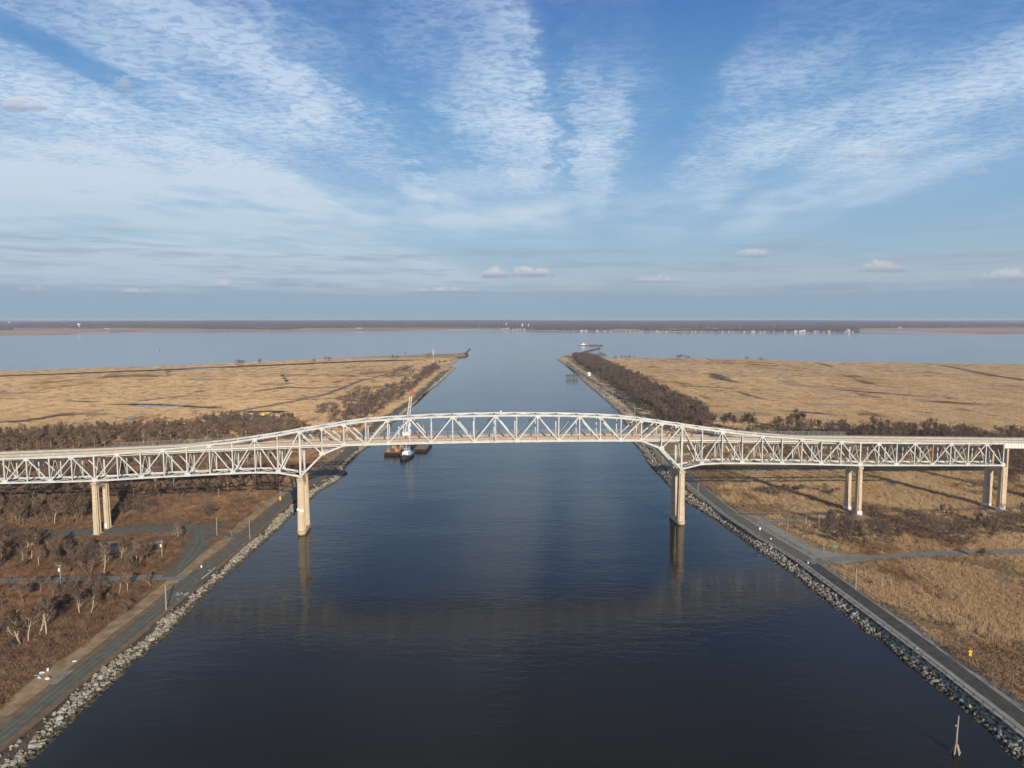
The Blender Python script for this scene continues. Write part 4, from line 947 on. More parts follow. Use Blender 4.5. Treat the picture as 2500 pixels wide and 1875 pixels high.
# piers
def column(w, d, y, z0, z1, k=.84, parent=None):
    """tapering column with a raised pilaster on each face"""
    a, b, r = w / 2, d / 2, .28
    poly = [(-a, -b + .55), (-a + .5, -b + .55), (-a + .5, -b), (a - .5, -b), (a - .5, -b + .55), (a, -b + .55), (a, -.75), (a - r, -.6), (a - r, .6), (a, .75), (a, b - .55), (a - .5, b - .55), (a - .5, b), (-a + .5, b), (-a + .5, b - .55), (-a, b - .55),
            (-a, .75), (-a + r, .6), (-a + r, -.6), (-a, -.75)]
    mb = MB(); mb.prism([(x, q + y) for x, q in poly], z0, z1, k, (0, y)); return mb.build('column', M['conc'], parent)
def pier(s, water, ztop, painted=False, tall=False):
    z0 = -2.0 if water else ZL - .3
    w, d = (3.4, 4.4) if water else (2.6, 3.7)
    base = MB()
    if water:
        cap = [(-2.1, -1.0)] + [(-2.1 * math.cos(t), -1.0 - 2.6 * math.sin(t)) for t in np.linspace(.2, math.pi - .2, 9)] + [(2.1, -1.0), (2.1, BW + 1.0)] + [(2.1 * math.cos(t), BW + 1.0 + 2.6 * math.sin(t)) for t in np.linspace(.2, math.pi - .2, 9)] + [(-2.1, BW + 1.0)]
        base.prism(cap, -2.0, 1.9, .985, (0, BW / 2)); zc = 1.9
    else:
        base.box(-1.7, 1.7, -2.3, 2.3, ZL - .5, ZL + .25).box(-1.7, 1.7, BW - 2.3, BW + 2.3, ZL - .5, ZL + .25); zc = ZL + .25
    p = obj('pier', base.mesh('pier_base', M['conc']), bridge, (s, 0, 0))
    for y in (0.0, BW):
        column(w, d, y, zc - .01, ztop - 1.2, .80 if water else .82, p)
        kk = .80 if water else .82; MB().box(-w / 2 * kk - .18, w / 2 * kk + .18, y - d / 2 * kk - .18, y + d / 2 * kk + .18, ztop - 1.22, ztop).build('column_cap', M['conc'], p)
        MB().box(-.8, .8, y - .7, y + .7, ztop + .002, ztop + .45).build('bearing', tm, p)
        if painted:
            MB().box(-w / 2 - .03, w / 2 + .03, y - d / 2 - .03, y + d / 2 + .03, zc + .002, zc + 1.7 - .2 * (y > 1)).build('paint_band', M['white'], p)
    hw = w / 2 * .55; y0, y1 = d / 2 * .8, BW - d / 2 * .8; mb = MB()      # arched cross beam
    arch = [(y0, ztop - 5.6), (y0 + 1.2, ztop - 3.9), (y0 + 2.2, ztop - 3.2), (y1 - 2.2, ztop - 3.2), (y1 - 1.2, ztop - 3.9), (y1, ztop - 5.6), (y1, ztop - .35), (y0, ztop - .35)]
    n = len(arch); mb.v = [(-hw, y, z) for y, z in arch] + [(hw, y, z) for y, z in arch]
    mb.f = [(0, 1, 2, 7), (2, 3, 6, 7), (3, 4, 5, 6)] + [(n + 7, n + 2, n + 1, n), (n + 7, n + 6, n + 3, n + 2), (n + 6, n + 5, n + 4, n + 3)] + [(i, n + i, n + (i + 1) % n, (i + 1) % n) for i in range(n)]
    mb.build('cross_beam', M['conc'], p)
    if water: MB().box(-.55, .55, y0 - .3, y1 + .3, 1.9, ztop - 5).build('web_wall', M['conc'], p) if False else None
    return p
p1 = pier(ns[M0][0], True, 28.0); p2 = pier(ns[M1][0], True, 28.0); p3 = pier(ns[NL][0], False, 27.9); p4 = pier(ns[NR][0], False, 28.2, True)
p5 = pier(ns[-1][0], False, 26.6, True); pier(ns[0][0] + .5, False, 27.4)
for y in (0.0, BW): MB().prism([(1.32, y - 1.0), (2.35, y - 1.0), (2.35, y + 1.0), (1.32, y + 1.0)], ZL, deckz(368) - 3.35, .98, (1.8, y)).build('column', M['conc'], p5)
pier(ns[-1][0] + 45, False, deckz(412) - 3.8)
for s in (ns[0][0] - 45,): pier(s, False, deckz(s) - 3.8)
# pale repaired patches on the pier in the water and the graffito at the foot of the left one
MB().box(-.55, 1.35, -2.12, -2.06, 11.4, 12.6).build('repair_patch', M['white'], p1); MB().box(-1.8, -.8, -2.12, -2.06, 12.2, 13.2).build('repair_patch', M['white'], p1)
MB().box(-1.0, .6, BW - 1.88, BW - 1.80, ZL + .5, ZL + 2.6).build('white_graffito', M['white'], p3)


# ------------------------------------------------------------ poles, signs, rails
def pole(px, py, top, label, grp=None, r=.16, m=None, arm=False, xf=False, z=ZL, lean=0.0):
    x, y, _ = G(px, py, z); u = (937.5 - top) / F
    el = math.atan(u) - PITCH; h = H + math.hypot(y, 0) * math.tan(el) - z
    r0 = empty('utility_pole' if (arm or xf) else 'wooden_pole', (x, y, z)); tag(r0, label, 'pole', grp)
    MB().tube([(0, 0, -.2), (lean * h * .5, 0, h * .5), (lean * h, 0, h)], [r * 1.15, r, r * .8], 7).build('shaft', m or M['wood'], r0)
    if arm: MB().box(-1.1, 1.1, -.08, .08, h - .7, h - .5).build('cross_arm', M['wood'], r0)
    if xf:
        MB().tube([(-.45, 0, h - 2.6), (-.45, 0, h - 1.4)], [.32, .32], 8).build('transformer', M['white'], r0)
        MB().box(-.7, .7, -.06, .06, h - .35, h - .2).build('cross_arm', M['wood'], r0)
    return r0, h
pole(406, 1489, 1428, 'tall bare pole beside the lower left canal road, casting a long shadow', r=.2)
pole(530, 1307, 1262, 'grey pole at the edge of the left road junction'); pole(610, 1315, 1268, 'grey pole standing at the water side of the left canal road')
pole(566, 1310, 1298, 'short post in the grass triangle of the left junction', r=.1)
pole(396, 1359, 1321, 'leaning pole with a white transformer beside the curving left lane', xf=True); pole(149, 1431, 1379, 'pole with a white transformer beside the straight left lane', xf=True)
pole(2089, 1440, 1386, 'tall grey pole on the water side of the right road, lower right', r=.2); pole(2153, 1437, 1409, 'grey pole in the reeds across the road from the tall one')
pole(2011, 1345, 1314, 'grey pole at the corner of the right side road', r=.15)
pole(1923, 1295, 1268, 'thin pole nearest the canal road in the row by the right track'); pole(1967, 1300, 1261, 'middle pole of the row by the right track', r=.2); pole(1999, 1291, 1255, 'thin pole at the land end of the row by the right track')
pole(1917, 1285, 1277, 'short post in the row by the right track', r=.1); pole(1975, 1285, 1276, 'short post behind the middle pole by the right track', r=.1)
G1 = 'lamp poles along the right bank road'
for px, b, t in [(1704, 1206, 1179), (1618, 1134, 1113), (1549, 1010, 992), (1522, 992, 976), (1496, 973, 958), (1475, 956, 945), (1457, 944, 933), (1442, 935, 922), (1429, 921, 911), (1418, 913, 904), (1408, 905, 898), (1398, 898, 891), (1390, 893, 886), (1382, 888, 882)]:
    pole(px, b, t, 'grey pole, %s one from the near end of the right bank row' % ('first' if px == 1704 else ORD[[1704, 1618, 1549, 1522, 1496, 1475, 1457, 1442, 1429, 1418, 1408, 1398, 1390, 1382].index(px)]), G1, r=.17, m=M['steel'])
G2 = 'poles along the left bank road'
for px, b, t in [(1027, 959, 945), (959, 1012, 1000), (814, 1128, 1112), (783, 1158, 1130), (1062, 935, 925), (1082, 918, 908)]: pole(px, b, t, 'grey pole, %s one along the left bank road behind the bridge' % {783: 'nearest', 814: 'second', 959: 'third', 1027: 'fourth', 1062: 'fifth', 1082: 'farthest'}[px], G2, r=.14, m=M['steel'])
# wire between the two lower right poles
a = Vector(G(2089, 1440, ZL)) + Vector((0, 0, 8)); b = Vector(G(2153, 1437, ZL)) + Vector((0, 0, 4.6)); q = [a.lerp(b, t) - Vector((0, 0, 3 * t * (1 - t))) for t in np.linspace(0, 1, 9)]
tag(MB().tube(q, [.035] * 9, 4).build('overhead_wire', M['steel']), 'thin wire sagging between the two poles on the lower right', 'wire')


def diamond_sign(px, py, h, sz, label, back=None, col='yellow', plate=True, mark=True):
    x, y, _ = G(px, py, ZL); r0 = empty('warning_sign', (x, y, ZL)); tag(r0, label, 'sign')
    MB().box(-.05, .05, .0, .10, -.1, h).build('post', M['steel'], r0)
    mb = MB(); s = sz / 2; mb.v = [(0, -.03, h - s), (s, -.03, h), (0, -.03, h + s), (-s, -.03, h)]; mb.v += [(a, .0, c) for a, _, c in mb.v]
    mb.f = [(0, 1, 2, 3), (7, 6, 5, 4)] + [(i, i + 4, (i + 1) % 4 + 4, (i + 1) % 4) for i in range(4)]; p = mb.build('sign_face', M[col], r0)
    if plate: MB().box(-sz * .32, sz * .32, -.03, 0, h - s - sz * .5, h - s - .05).build('lower_plate', M[col], r0)
    if mark:      # curve arrow
        k1 = sz * .055
        MB().beam((-k1 * 1.5, -.05, h - s * .55), (-k1 * 1.5, -.05, h + .0), k1 * 2, .02, (0, 1, 0)).beam((-k1 * 1.5, -.05, h), (k1 * 2, -.05, h + s * .28), k1 * 2, .02, (0, 1, 0)).beam((k1 * 2, -.05, h + s * .28), (k1 * 2, -.05, h + s * .62), k1 * 3.4, .02, (0, 1, 0)).build('curve_arrow', M['black'], r0)
diamond_sign(2368, 1614, 3.0, 1.25, 'yellow diamond curve sign with a plate below, among the reeds lower right')
diamond_sign(684, 1222, 1.7, 1.5, 'yellow diamond sign beside the left canal road in front of a thin pole', mark=False); pole(684, 1212, 1180, 'thin pole right behind the yellow diamond sign on the left bank', r=.12)
diamond_sign(835, 1108, 2.2, 1.9, 'orange diamond sign on the left bank below the truss', col='orange', plate=False, mark=False)
# small signs
def post_sign(px, py, h, w, hh, colr, label, cat='sign'):
    x, y, _ = G(px, py, ZL); r0 = empty('post_sign', (x, y, ZL)); tag(r0, label, cat)
    MB().tube([(0, .05, -.1), (0, .05, h)], [.06, .06], 6).build('post', M['steel'], r0); MB().box(-w / 2, w / 2, -.04, 0, h - hh, h).build('sign_face', M[colr], r0)
post_sign(2040, 1349, 3.2, 1.9, .55, 'green', 'green street name sign at the right road junction')
post_sign(1855, 1308, 4.0, .7, 1.1, 'white', 'tall white sign beside the upper part of the right road')
post_sign(1882, 1318, .9, .45, .7, 'white', 'low white marker on the water side of the right road, upper one'); post_sign(1973, 1377, .9, .45, .7, 'white', 'low white marker at the right road junction')
post_sign(492, 1387, 1.3, .55, 1.1, 'white', 'low white marker in the grass by the left junction'); post_sign(1075, 1013 + 27, 1.6, 1.0, .9, 'white', 'small white notice on the left bank beyond the truss') if False else None


def guardrail(pts, label, z=ZL, rail='steel', step=3.8, pix=True, spacing=None):
    P = resample([G(*p, z)[:2] for p in pts] if pix else pts, step)
    r0 = empty('guardrail', (P[0][0], P[0][1], z)); tag(r0, label, 'guardrail')
    L = [(p[0] - P[0][0], p[1] - P[0][1]) for p in P]
    mb = MB()
    for a, b in zip(L[:-1], L[1:]): mb.beam((*a, .72), (*b, .72), .06, .30)
    mb.build('rail', M[rail], r0)
    post = MB().box(-.09, .09, -.09, .09, -.2, .85).mesh('post', M['darkwood'])
    for a in L[:150]: obj('post', post, r0, (a[0], a[1], 0))
rr = [G(*p, ZL)[:2] for p in RROAD]
rp = resample(rr, 7)
guardrail(offset(rp[:int(len(rp) * .28)], 5.2), 'long steel guardrail on the canal side of the right road', pix=False)
guardrail(offset(rp[:int(len(rp) * .20)], -5.3), 'steel guardrail on the reed side of the right road', pix=False)
guardrail([(491, 1418), (510, 1404), (526, 1389)], 'short white barrier between the left road and the stones', rail='white', step=3)
guardrail([(640, 1262), (660, 1246), (700, 1212)], 'pale low barrier between the left road and the stones near the pier', rail='white', step=4) if False else None
# painted marks on the left road (illegible white figures)
x, y, _ = G(441, 1451, ZL)
def figure(segs, ox):
    L = {'a': ((0, 1), (1, 1)), 'b': ((1, 1), (1, .5)), 'c': ((1, .5), (1, 0)), 'd': ((0, 0), (1, 0)), 'e': ((0, 0), (0, .5)), 'f': ((0, .5), (0, 1)), 'g': ((0, .5), (1, .5))}
    for q in segs:
        (a, b), (c, d) = L[q]; mk.beam((ox + a * .75, b * 2.4, 0), (ox + c * .75, d * 2.4, 0), .3, .004)
mk = MB(); figure('abc', 0); figure('abged', 1.5); mo = mk.build('road_marking', M['white']); mo.location = (x - 2.2, y - 1, ZL + .030); mo['kind'] = 'structure'
mk = MB(); figure('abcdefg', 0); mo = mk.build('road_marking', M['white']); mo.location = (x + 1.6, y - .8, ZL + .030); mo['kind'] = 'structure'

# dolphin in the water, lower right: three battered timbers around a tall pile
x, y, _ = G(2333, 1838, 0); r0 = empty('mooring_dolphin', (x, y, 0)); tag(r0, 'tall pale timber pile braced by shorter battered piles in the water, lower right corner', 'dolphin')
MB().tube([(0, 0, -2), (.05, 0, 4.6), (.30, .1, 9.4)], [.21, .19, .14], 8).build('tall_pile', M['wood'], r0)
for a in (-2.4, -1.3, -.2, 2.0, 3.1):
    MB().tube([(math.cos(a) * 1.5, math.sin(a) * 1.5, -1.5), (math.cos(a) * .3, math.sin(a) * .3, 2.2)], [.17, .15], 7).build('battered_pile', M['wood'] if a in (-2.4, -1.3, -.2) else M['darkwood'], r0)
MB().tube([(0, 0, 1.4), (.02, 0, 2.7)], [.36, .29], 9).build('rust_band', mat('rusty_band', (.40, .13, .06), .9), r0)
MB().box(-.5, -.12, -.12, .1, 6.8, 7.1).build('bracket', M['steel'], r0)
# pile row beyond the bridge, right bank
for j, px in enumerate((1385, 1389.5, 1394, 1399, 1402.5, 1408)):
    x, y, _ = G(px, 924, 0)
    if j == 0: r0 = empty('timber_jetty', (x, y, 0)); tag(r0, 'row of dark piles with cross timbers standing in the canal off the right bank', 'jetty'); X0, Y0 = x, y
    MB().tube([(x - X0, y - Y0, -2), (x - X0, y - Y0, 8.5)], [.65, .6], 7).build('pile', M['darkwood'], r0)
MB().box(-4, 21, -1.2, -.6, 4.0, 5.6).build('cross_timber', M['darkwood'], r0)
# breakwaters
def breakwater(pts, w, h, label, m='bank', name='breakwater'):
    P = resample([G(*p, 0)[:2] for p in pts], 12, 1.0); A = offset(P, w / 2); Bq = offset(P, -w / 2); a2 = offset(P, w / 6); b2 = offset(P, -w / 6); mb = MB()
    for i in range(len(P)): hh = h * random.uniform(.75, 1.15); mb.v += [(*A[i], -.6), (*a2[i], hh), (*b2[i], hh * random.uniform(.8, 1.1)), (*Bq[i], -.6)]
    for i in range(len(P) - 1): mb.f += [(4 * i + j, 4 * i + 4 + j, 4 * i + 5 + j, 4 * i + 1 + j) for j in range(3)]
    n = 4 * len(P); mb.f += [(0, 1, 2, 3), (n - 1, n - 2, n - 3, n - 4)]
    return tag(mb.build(name, M[m]), label, 'breakwater')
breakwater([(1386, 871), (1405, 866), (1434, 858), (1450, 854), (1464, 851)], 10, 3.2, 'dark stone breakwater running into the river from the right bank tip')
breakwater([(1136, 872), (1141, 870), (1139, 861), (1147, 852)], 8, 2.0, 'bent pale breakwater at the tip of the left bank')
x, y, _ = G(1463, 851.5, 0); r0 = empty('beacon', (x, y, 0)); tag(r0, 'beacon post at the river end of the right breakwater', 'beacon')
MB().tube([(0, 0, -1), (0, 0, 17)], [.7, .4], 6).build('post', M['darkwood'], r0); MB().box(-1.6, 1.6, -.2, .2, 12, 15.5).build('daymark', M['green'], r0)
# lattice masts on the left spit
def mast(px, py, h, w, label):
    x, y, _ = G(px, py, ZL); r0 = empty('lattice_mast', (x, y, ZL)); tag(r0, label, 'mast'); n = int(h / 4)
    for c, par in (('white', 0), ('red', 1)):
        mb = MB()
        for i in range(n):
            if (i // 3) % 2 != par: continue
            z0, z1 = i * h / n, (i + 1) * h / n
            for a in range(3):
                p = (w * math.cos(a * 2.094), w * math.sin(a * 2.094)); q = (w * math.cos(a * 2.094 + 2.094), w * math.sin(a * 2.094 + 2.094))
                mb.beam((*p, z0), (*p, z1), .30, .30).beam((*p, z0), (*q, z1), .16, .16)
        mb.build('mast_section', M['white'] if c == 'white' else M['steel'], r0)
    MB().tube([(0, 0, h), (0, 0, h + h * .12)], [.16, .05], 5).build('antenna', M['white'], r0)
mast(1058, 893, 44, .9, 'tall slim lattice mast on the left spit'); mast(1068, 893, 20, .8, 'shorter lattice mast beside the tall one on the left spit')
TANKS = []
for j, px in enumerate((1049, 1052.5, 1056, 1060)):
    x, y, _ = G(px, 894, ZL); r0 = empty('equipment_hut', (x, y, ZL)); tag(r0, ('leftmost small white hut under the masts', 'second small white hut from the left under the masts', 'third small white hut from the left under the masts', 'rightmost and widest white hut under the masts')[j], 'hut', 'huts under the masts')
    w = (2.0, 1.3, 1.6, 3.2)[j]; MB().box(-w / 2, w / 2, -1.5, 1.5, 0, 4.2 - (j % 2)).build('walls', M['white'], r0); MB().box(-w / 2 - .2, w / 2 + .2, -1.7, 1.7, 4.2 - (j % 2) + .002, 4.5 - (j % 2)).build('roof', M['roof'], r0)


def gable(name, loc, w, d, h, rh, rz, wm, rm, label, cat='house', group=None, wins=0):
    r0 = empty(name, loc, rz); tag(r0, label, cat, group)
    MB().box(-w / 2, w / 2, -d / 2, d / 2, 0, h).build('walls', wm, r0)
    mb = MB(); a, b = w / 2 + .4, d / 2 + .4; mb.v = [(-a, -b, h), (a, -b, h), (a, b, h), (-a, b, h), (-a, 0, h + rh), (a, 0, h + rh)]; mb.f = [(0, 1, 5, 4), (2, 3, 4, 5), (1, 2, 5), (3, 0, 4), (3, 2, 1, 0)]
    mb.build('roof', rm, r0)
    for i in range(wins): x = -w / 2 + (i + .5) * w / wins; MB().box(x - .4, x + .4, -d / 2 - .05, -d / 2 + .01, h * .4, h * .8).build('window', M['glass'], r0)
    return r0
gable('shed', G(677, 1021, ZL), 3.6, 3, 2.8, .9, .3, M['white'], M['white'], 'small white shed among the bare trees behind the left of the bridge', 'shed', None, 2)
gable('shed', G(1438, 917, ZL), 5, 4, 3.2, 2.8, .2, M['white'], M['white'], 'small white shed under the trees of the right bank wood', 'shed', None, 2)
# yellow excavator by the marsh pool
x, y, _ = G(642, 1016, ZL); r0 = empty('excavator', (x, y, ZL), .1); tag(r0, 'yellow machine lying beside the pool at the marsh edge', 'excavator')
YL = mat('machine_yellow', (.75, .50, .04), .5)
MB().box(-2.5, 2.5, -1.5, -.9, 0, .9).build('track', M['black'], r0); MB().box(-2.5, 2.5, .9, 1.5, 0, .9).build('track', M['black'], r0)
MB().box(-2.4, 1.8, -1.4, 1.4, .95, 2.3).build('body', YL, r0); MB().box(.2, 1.7, -1.3, .1, 2.305, 3.5).build('cab', YL, r0)
MB().beam((1.8, 0, 1.8), (5.6, 0, 3.6), .5, .6).beam((5.6, 0, 3.6), (8.4, 0, 1.0), .4, .5).build('boom', YL, r0); MB().box(7.8, 9.0, -.6, .6, .2, 1.1).build('bucket', YL, r0)
# dumped boards and scrap beside the lower left road
for j, (px, py, w, d, h, rz, cn, nm, lb_) in enumerate([(95, 1651, 5.2, .5, .35, .6, 'steel', 'dumped_board', 'long grey board on the rubbish heap beside the left road'), (103, 1645, 3.2, 1.2, .4, .5, 'white', 'dumped_sheet', 'white sheet lying at the back of the rubbish heap'),
        (117, 1640, 1.0, .8, 1.9, .2, 'white', 'dumped_pipe', 'upright white scrap on the rubbish heap'), (116, 1660, 2.6, 1.3, .7, -.1, 'white', 'dumped_mattress', 'white slab at the road end of the rubbish heap'), (96, 1657, 2.0, .7, .4, .2, 'white', 'dumped_board', 'short white board beside the grey one'),
        (182, 1617, 2.6, .5, .5, .8, 'white', 'dumped_board', 'pale board lying alone in the brush above the rubbish heap')]):
    x, y, _ = G(px, py, ZL); o = MB().box(-w / 2, w / 2, -d / 2, d / 2, 0, h).box(-w / 2 + .3, w / 2 - .8, -d / 2 + .1, d / 2 + .35, h + .01, h + .12).build(nm, M[cn]); o.location = (x, y, ZL + .25); o.rotation_euler = (.1, .12, rz); o.scale = (.45,) * 3; tag(o, lb_, 'rubbish')

# ------------------------------------------------------------ tug, barges and crane
def loft(secs, m, name, parent):
    """closed hull from cross sections, each a list of points"""
    mb = MB(); n = len(secs[0])
    for s in secs: mb.v += s
    for i in range(len(secs) - 1): mb.f += [(n * i + j, n * i + (j + 1) % n, n * i + n + (j + 1) % n, n * i + n + j) for j in range(n)]
    mb.f += [tuple(range(n - 1, -1, -1)), tuple(n * (len(secs) - 1) + j for j in range(n))]
    return mb.build(name, m, parent)
def tug(loc, rz, k, label, bluedeck=True):
    r0 = empty('tugboat', loc, rz); r0.scale = (k,) * 3; tag(r0, label, 'tugboat')
    L = 11.0; ws = [(-L, 2.9, 2.0), (-L + .8, 3.5, 1.9), (-6, 3.9, 1.6), (0, 4.0, 1.5), (5, 3.7, 1.8), (8, 2.8, 2.3), (10, 1.5, 2.9), (L, .35, 3.2)]     # bow towards +x
    loft([[(x, -w, h), (x, -w * .86, -.8), (x, w * .86, -.8), (x, w, h)] for x, w, h in ws], M['hull'], 'hull', r0)
    mb = MB(); A = [(x, w + .18, h) for x, w, h in ws]
    for (x0, w0, h0), (x1, w1, h1) in zip(A[:-1], A[1:]):
        for sgn in (-1, 1): mb.beam((x0, sgn * w0, h0 - .1), (x1, sgn * w1, h1 - .1), .35, .5)
    mb.build('fender', M['black'], r0)
    mb = MB(); i0 = 0
    for x, w, h in ws: mb.v += [(x, -w * .93, h - .25), (x, w * .93, h - .25)]
    mb.f = [(2 * i, 2 * i + 2, 2 * i + 3, 2 * i + 1) for i in range(len(ws) - 1)]; 
    o = mb.build('deck', M['blue'] if bluedeck else M['roof'], r0); 
    for v in o.data.vertices: v.co.z += .28
    mb = MB()
    for (x0, w0, h0), (x1, w1, h1) in zip(ws[:-1], ws[1:]):
        for sgn in (-1, 1): mb.beam((x0, sgn * w0, h0 + .45), (x1, sgn * w1, h1 + .45), .16, .75)
    mb.build('bulwark', M['blue'] if bluedeck else M['white'], r0)
    MB().box(-4.5, 4.2, -2.3, 2.3, 1.7, 4.3).build('deckhouse', M['white'], r0)
    for sg in (-1, 1):
        for x in (-3.5, -1.8, 0, 1.8): MB().box(x - .35, x + .35, sg * 2.3 - .03, sg * 2.3 + .03, 2.7, 3.5).build('window', M['glass'], r0)
    wh_ = MB().prism([(-.5, -1.7), (2.9, -1.7), (3.7, -.8), (3.7, .8), (2.9, 1.7), (-.5, 1.7)], 4.31, 6.9, .94, (1.4, 0)).build('wheelhouse', M['white'], r0)
    MB().prism([(-.56, -1.75), (2.95, -1.75), (3.78, -.82), (3.78, .82), (2.95, 1.75), (-.56, 1.75)], 5.5, 6.4, .975, (1.4, 0)).build('window_band', M['glass'], wh_)
    MB().box(-.7, 3.8, -1.8, 1.8, 6.92, 7.1).build('roof', M['blue'] if bluedeck else M['white'], wh_)
    for sg in (-1, 1): MB().tube([(-3.2, sg * 1.4, 4.3), (-3.4, sg * 1.4, 7.6)], [.5, .42], 8).build('funnel', M['blue'] if bluedeck else M['black'], r0)
    MB().tube([(.2, 0, 7.1), (.2, 0, 11.2)], [.12, .06], 5).beam((.2, -1.2, 9.2), (.2, 1.2, 9.2), .08, .08).build('mast', M['white'], r0)
    MB().box(5.0, 6.2, -.9, .9, 1.9, 2.9).build('winch', M['white'], r0)
    return r0
x, y, _ = G(985, 1121, 0)
tug((x + 1, y + 9.5, 0), math.pi * -.5 - .12, 1.0, 'blue and white tug moored beside the crane barge, bow towards the bridge')
def barge(loc, L, W, h, rz, label, deckm='bargedeck'):
    r0 = empty('barge', loc, rz); tag(r0, label, 'barge')
    loft([[(-L / 2, -W / 2, h), (-L / 2 + 1.5, -W / 2, -.6), (-L / 2 + 1.5, W / 2, -.6), (-L / 2, W / 2, h)], [(L / 2, -W / 2, h), (L / 2 - 1.5, -W / 2, -.6), (L / 2 - 1.5, W / 2, -.6), (L / 2, W / 2, h)]], M['hull'], 'hull', r0)
    MB().box(-L / 2 + .3, L / 2 - .3, -W / 2 + .3, W / 2 - .3, h + .002, h + .15).build('deck', M[deckm], r0)
    mb = MB()
    for yy in (-W / 2 + .1, W / 2 - .1): mb.box(-L / 2, L / 2, yy - .12, yy + .12, h - .01, h + .45)
    mb.build('coaming', M['bargedeck'], r0); return r0
bA = barge((-91.5, 543 + 14, 0), 28, 15.5, 2.3, math.pi / 2, 'dark barge loaded with orange gear nearest the bridge on the left')
bB = barge((-86, 610, 0), 62, 21, 2.6, math.pi / 2, 'long brown crane barge behind the bridge deck')
bC = barge((-72.6, 575, 0), 34, 9.5, 2.2, math.pi / 2 - .03, 'narrow brown barge on the canal side of the tug')
def gear(x, y, z, kind, j):
    c = 'orange' if kind < 2 else 'rust'; lbs = ['orange winch frame at the left of the loaded barge', 'orange generator in the middle of the loaded barge', 'rusty container at the back of the loaded barge', 'orange frame at the right edge of the loaded barge', 'rusty steel stack on the loaded barge', 'orange drum at the front of the loaded barge', 'rusty bin beside the orange generator']
    mb = MB()
    if j in (0, 3): mb.box(-1.5, 1.5, -1, 1, 0, .4).beam((-1.3, 0, .4), (0, 0, 3.4), .3, .3).beam((1.3, 0, .4), (0, 0, 3.4), .3, .3).box(-.6, .6, -.9, .9, .4, 1.5)
    elif j == 5: mb.tube([(-1.2, 0, 1), (1.2, 0, 1)], [1, 1], 10).box(-1.4, -1.2, -1.1, 1.1, 0, 2.1).box(1.2, 1.4, -1.1, 1.1, 0, 2.1)
    else: mb.box(-1.6, 1.6, -1.2, 1.2, 0, 1.5).box(-1.2, .4, -.8, .8, 1.51, 2.3).box(.7, 1.3, -.5, .5, 1.51, 2.0)
    o = mb.build('deck_gear', M[c]); o.location = (x, y, z); o.rotation_euler = (0, 0, j * .7); tag(o, lbs[j], 'barge gear')
for j, (x, y, kd) in enumerate([(-96.5, 547, 0), (-91.5, 550, 0), (-89, 565, 2), (-85.5, 547.5, 0), (-94.5, 562, 2), (-90, 545.2, 0), (-87.2, 552, 2)]): gear(x, y, 2.46, kd, j)
# the crane
cr = empty('crane', (-92, 612, 2.76), 0); tag(cr, 'tall white lattice boom crane with a red tip on the long barge', 'crane')
MB().tube([(0, 0, 0), (0, 0, 1.6)], [2.6, 2.6], 14).build('turntable', M['steel'], cr); MB().box(-3, 3, -3, 5, 1.61, 5.0).build('house', M['white'], cr); MB().box(1.2, 2.9, -4.6, -3.01, 2.0, 5.0).build('cab', M['white'], cr)
for sx in (-2.6, 2.6): MB().beam((sx, 3.5, 5), (sx * .4 - 2, 5.5, 15), .35, .35).beam((sx, -1, 5), (sx * .4 - 2, 5.5, 15), .28, .28).build('gantry_leg', M['white'], cr)
def lattice(a, b, w0, w1, n, name, m):
    a, b = Vector(a), Vector(b); d = (b - a).normalized(); u = d.cross(Vector((0, 1, 0))).normalized(); v = d.cross(u); mb = MB(); P = []
    for i in range(n + 1):
        c = a.lerp(b, i / n); w = (w0 + (w1 - w0) * i / n) / 2; P.append([c + u * w * sx + v * w * sy for sx, sy in ((-1, -1), (1, -1), (1, 1), (-1, 1))])
    for i in range(n):
        for j in range(4): mb.beam(P[i][j], P[i + 1][j], .19, .19); mb.beam(P[i][j], P[i + 1][(j + 1) % 4], .15, .15)
    return mb.build(name, m, cr)
tipx = 5.5; lattice((.5, -3, 3.5), (tipx * .86, -3, 36), 2.6, 1.7, 12, 'boom', M['white']); lattice((tipx * .86, -3, 36), (tipx, -3, 42.5), 1.7, 1.1, 3, 'boom_tip', M['red'])
for sx in (-.8, .8):
    q = MB(); q.tube([(-2 + sx, 5.5, 15), (tipx - .3, -3, 42)], [.07, .07], 4); q.build('pendant', M['steel'], cr)
MB().tube([(tipx + 1, -3, 42), (tipx + 1, -3, 8)], [.06, .06], 4).build('hoist_line', M['steel'], cr)
MB().tube([(-7, 3, 0), (-7, 3, 9)], [.4, .4], 8).build('a_frame_leg', M['white'], cr)
for px_, yy in ((-79, 627), (-79, 588)):
    o = MB().tube([(0, 0, -2), (0, 0, 12.5)], [.75, .75], 10).build('spud_pile', M['bargedeck']); o.location = (px_, yy, 0); tag(o, 'brown steel spud pile at the %s of the crane barge' % ('far end' if yy > 600 else 'near end'), 'pile')
# push tug and barge out on the river
x, y, _ = G(1423, 843.8, 0); tug((x, y, 0), .08, 1.6, 'small white tug pushing a brown barge out on the river', False); barge((x + 52, y + 3, 0), 56, 13, 4.0, .08, 'brown barge pushed by the white tug out on the river')
for px, py, lb_ in ((990 - 0, 860, 'dark channel buoy left of the canal mouth'), (1922, 833.5, 'white channel buoy far out on the right of the river'), (390, 857, 'slim dark marker in the river on the left')):
    x, y, _ = G(px, py, 0); r0 = empty('channel_marker', (x, y, 0)); tag(r0, lb_, 'buoy'); MB().tube([(0, 0, -.5), (0, 0, 1.4)], [1.5, 1.3], 8).build('float', M['white'] if 'white' in lb_ else M['black'], r0); MB().tube([(0, 0, 1.4), (0, 0, 7)], [.6, .2], 6).build('tower', M['white'] if 'white' in lb_ else M['black'], r0)

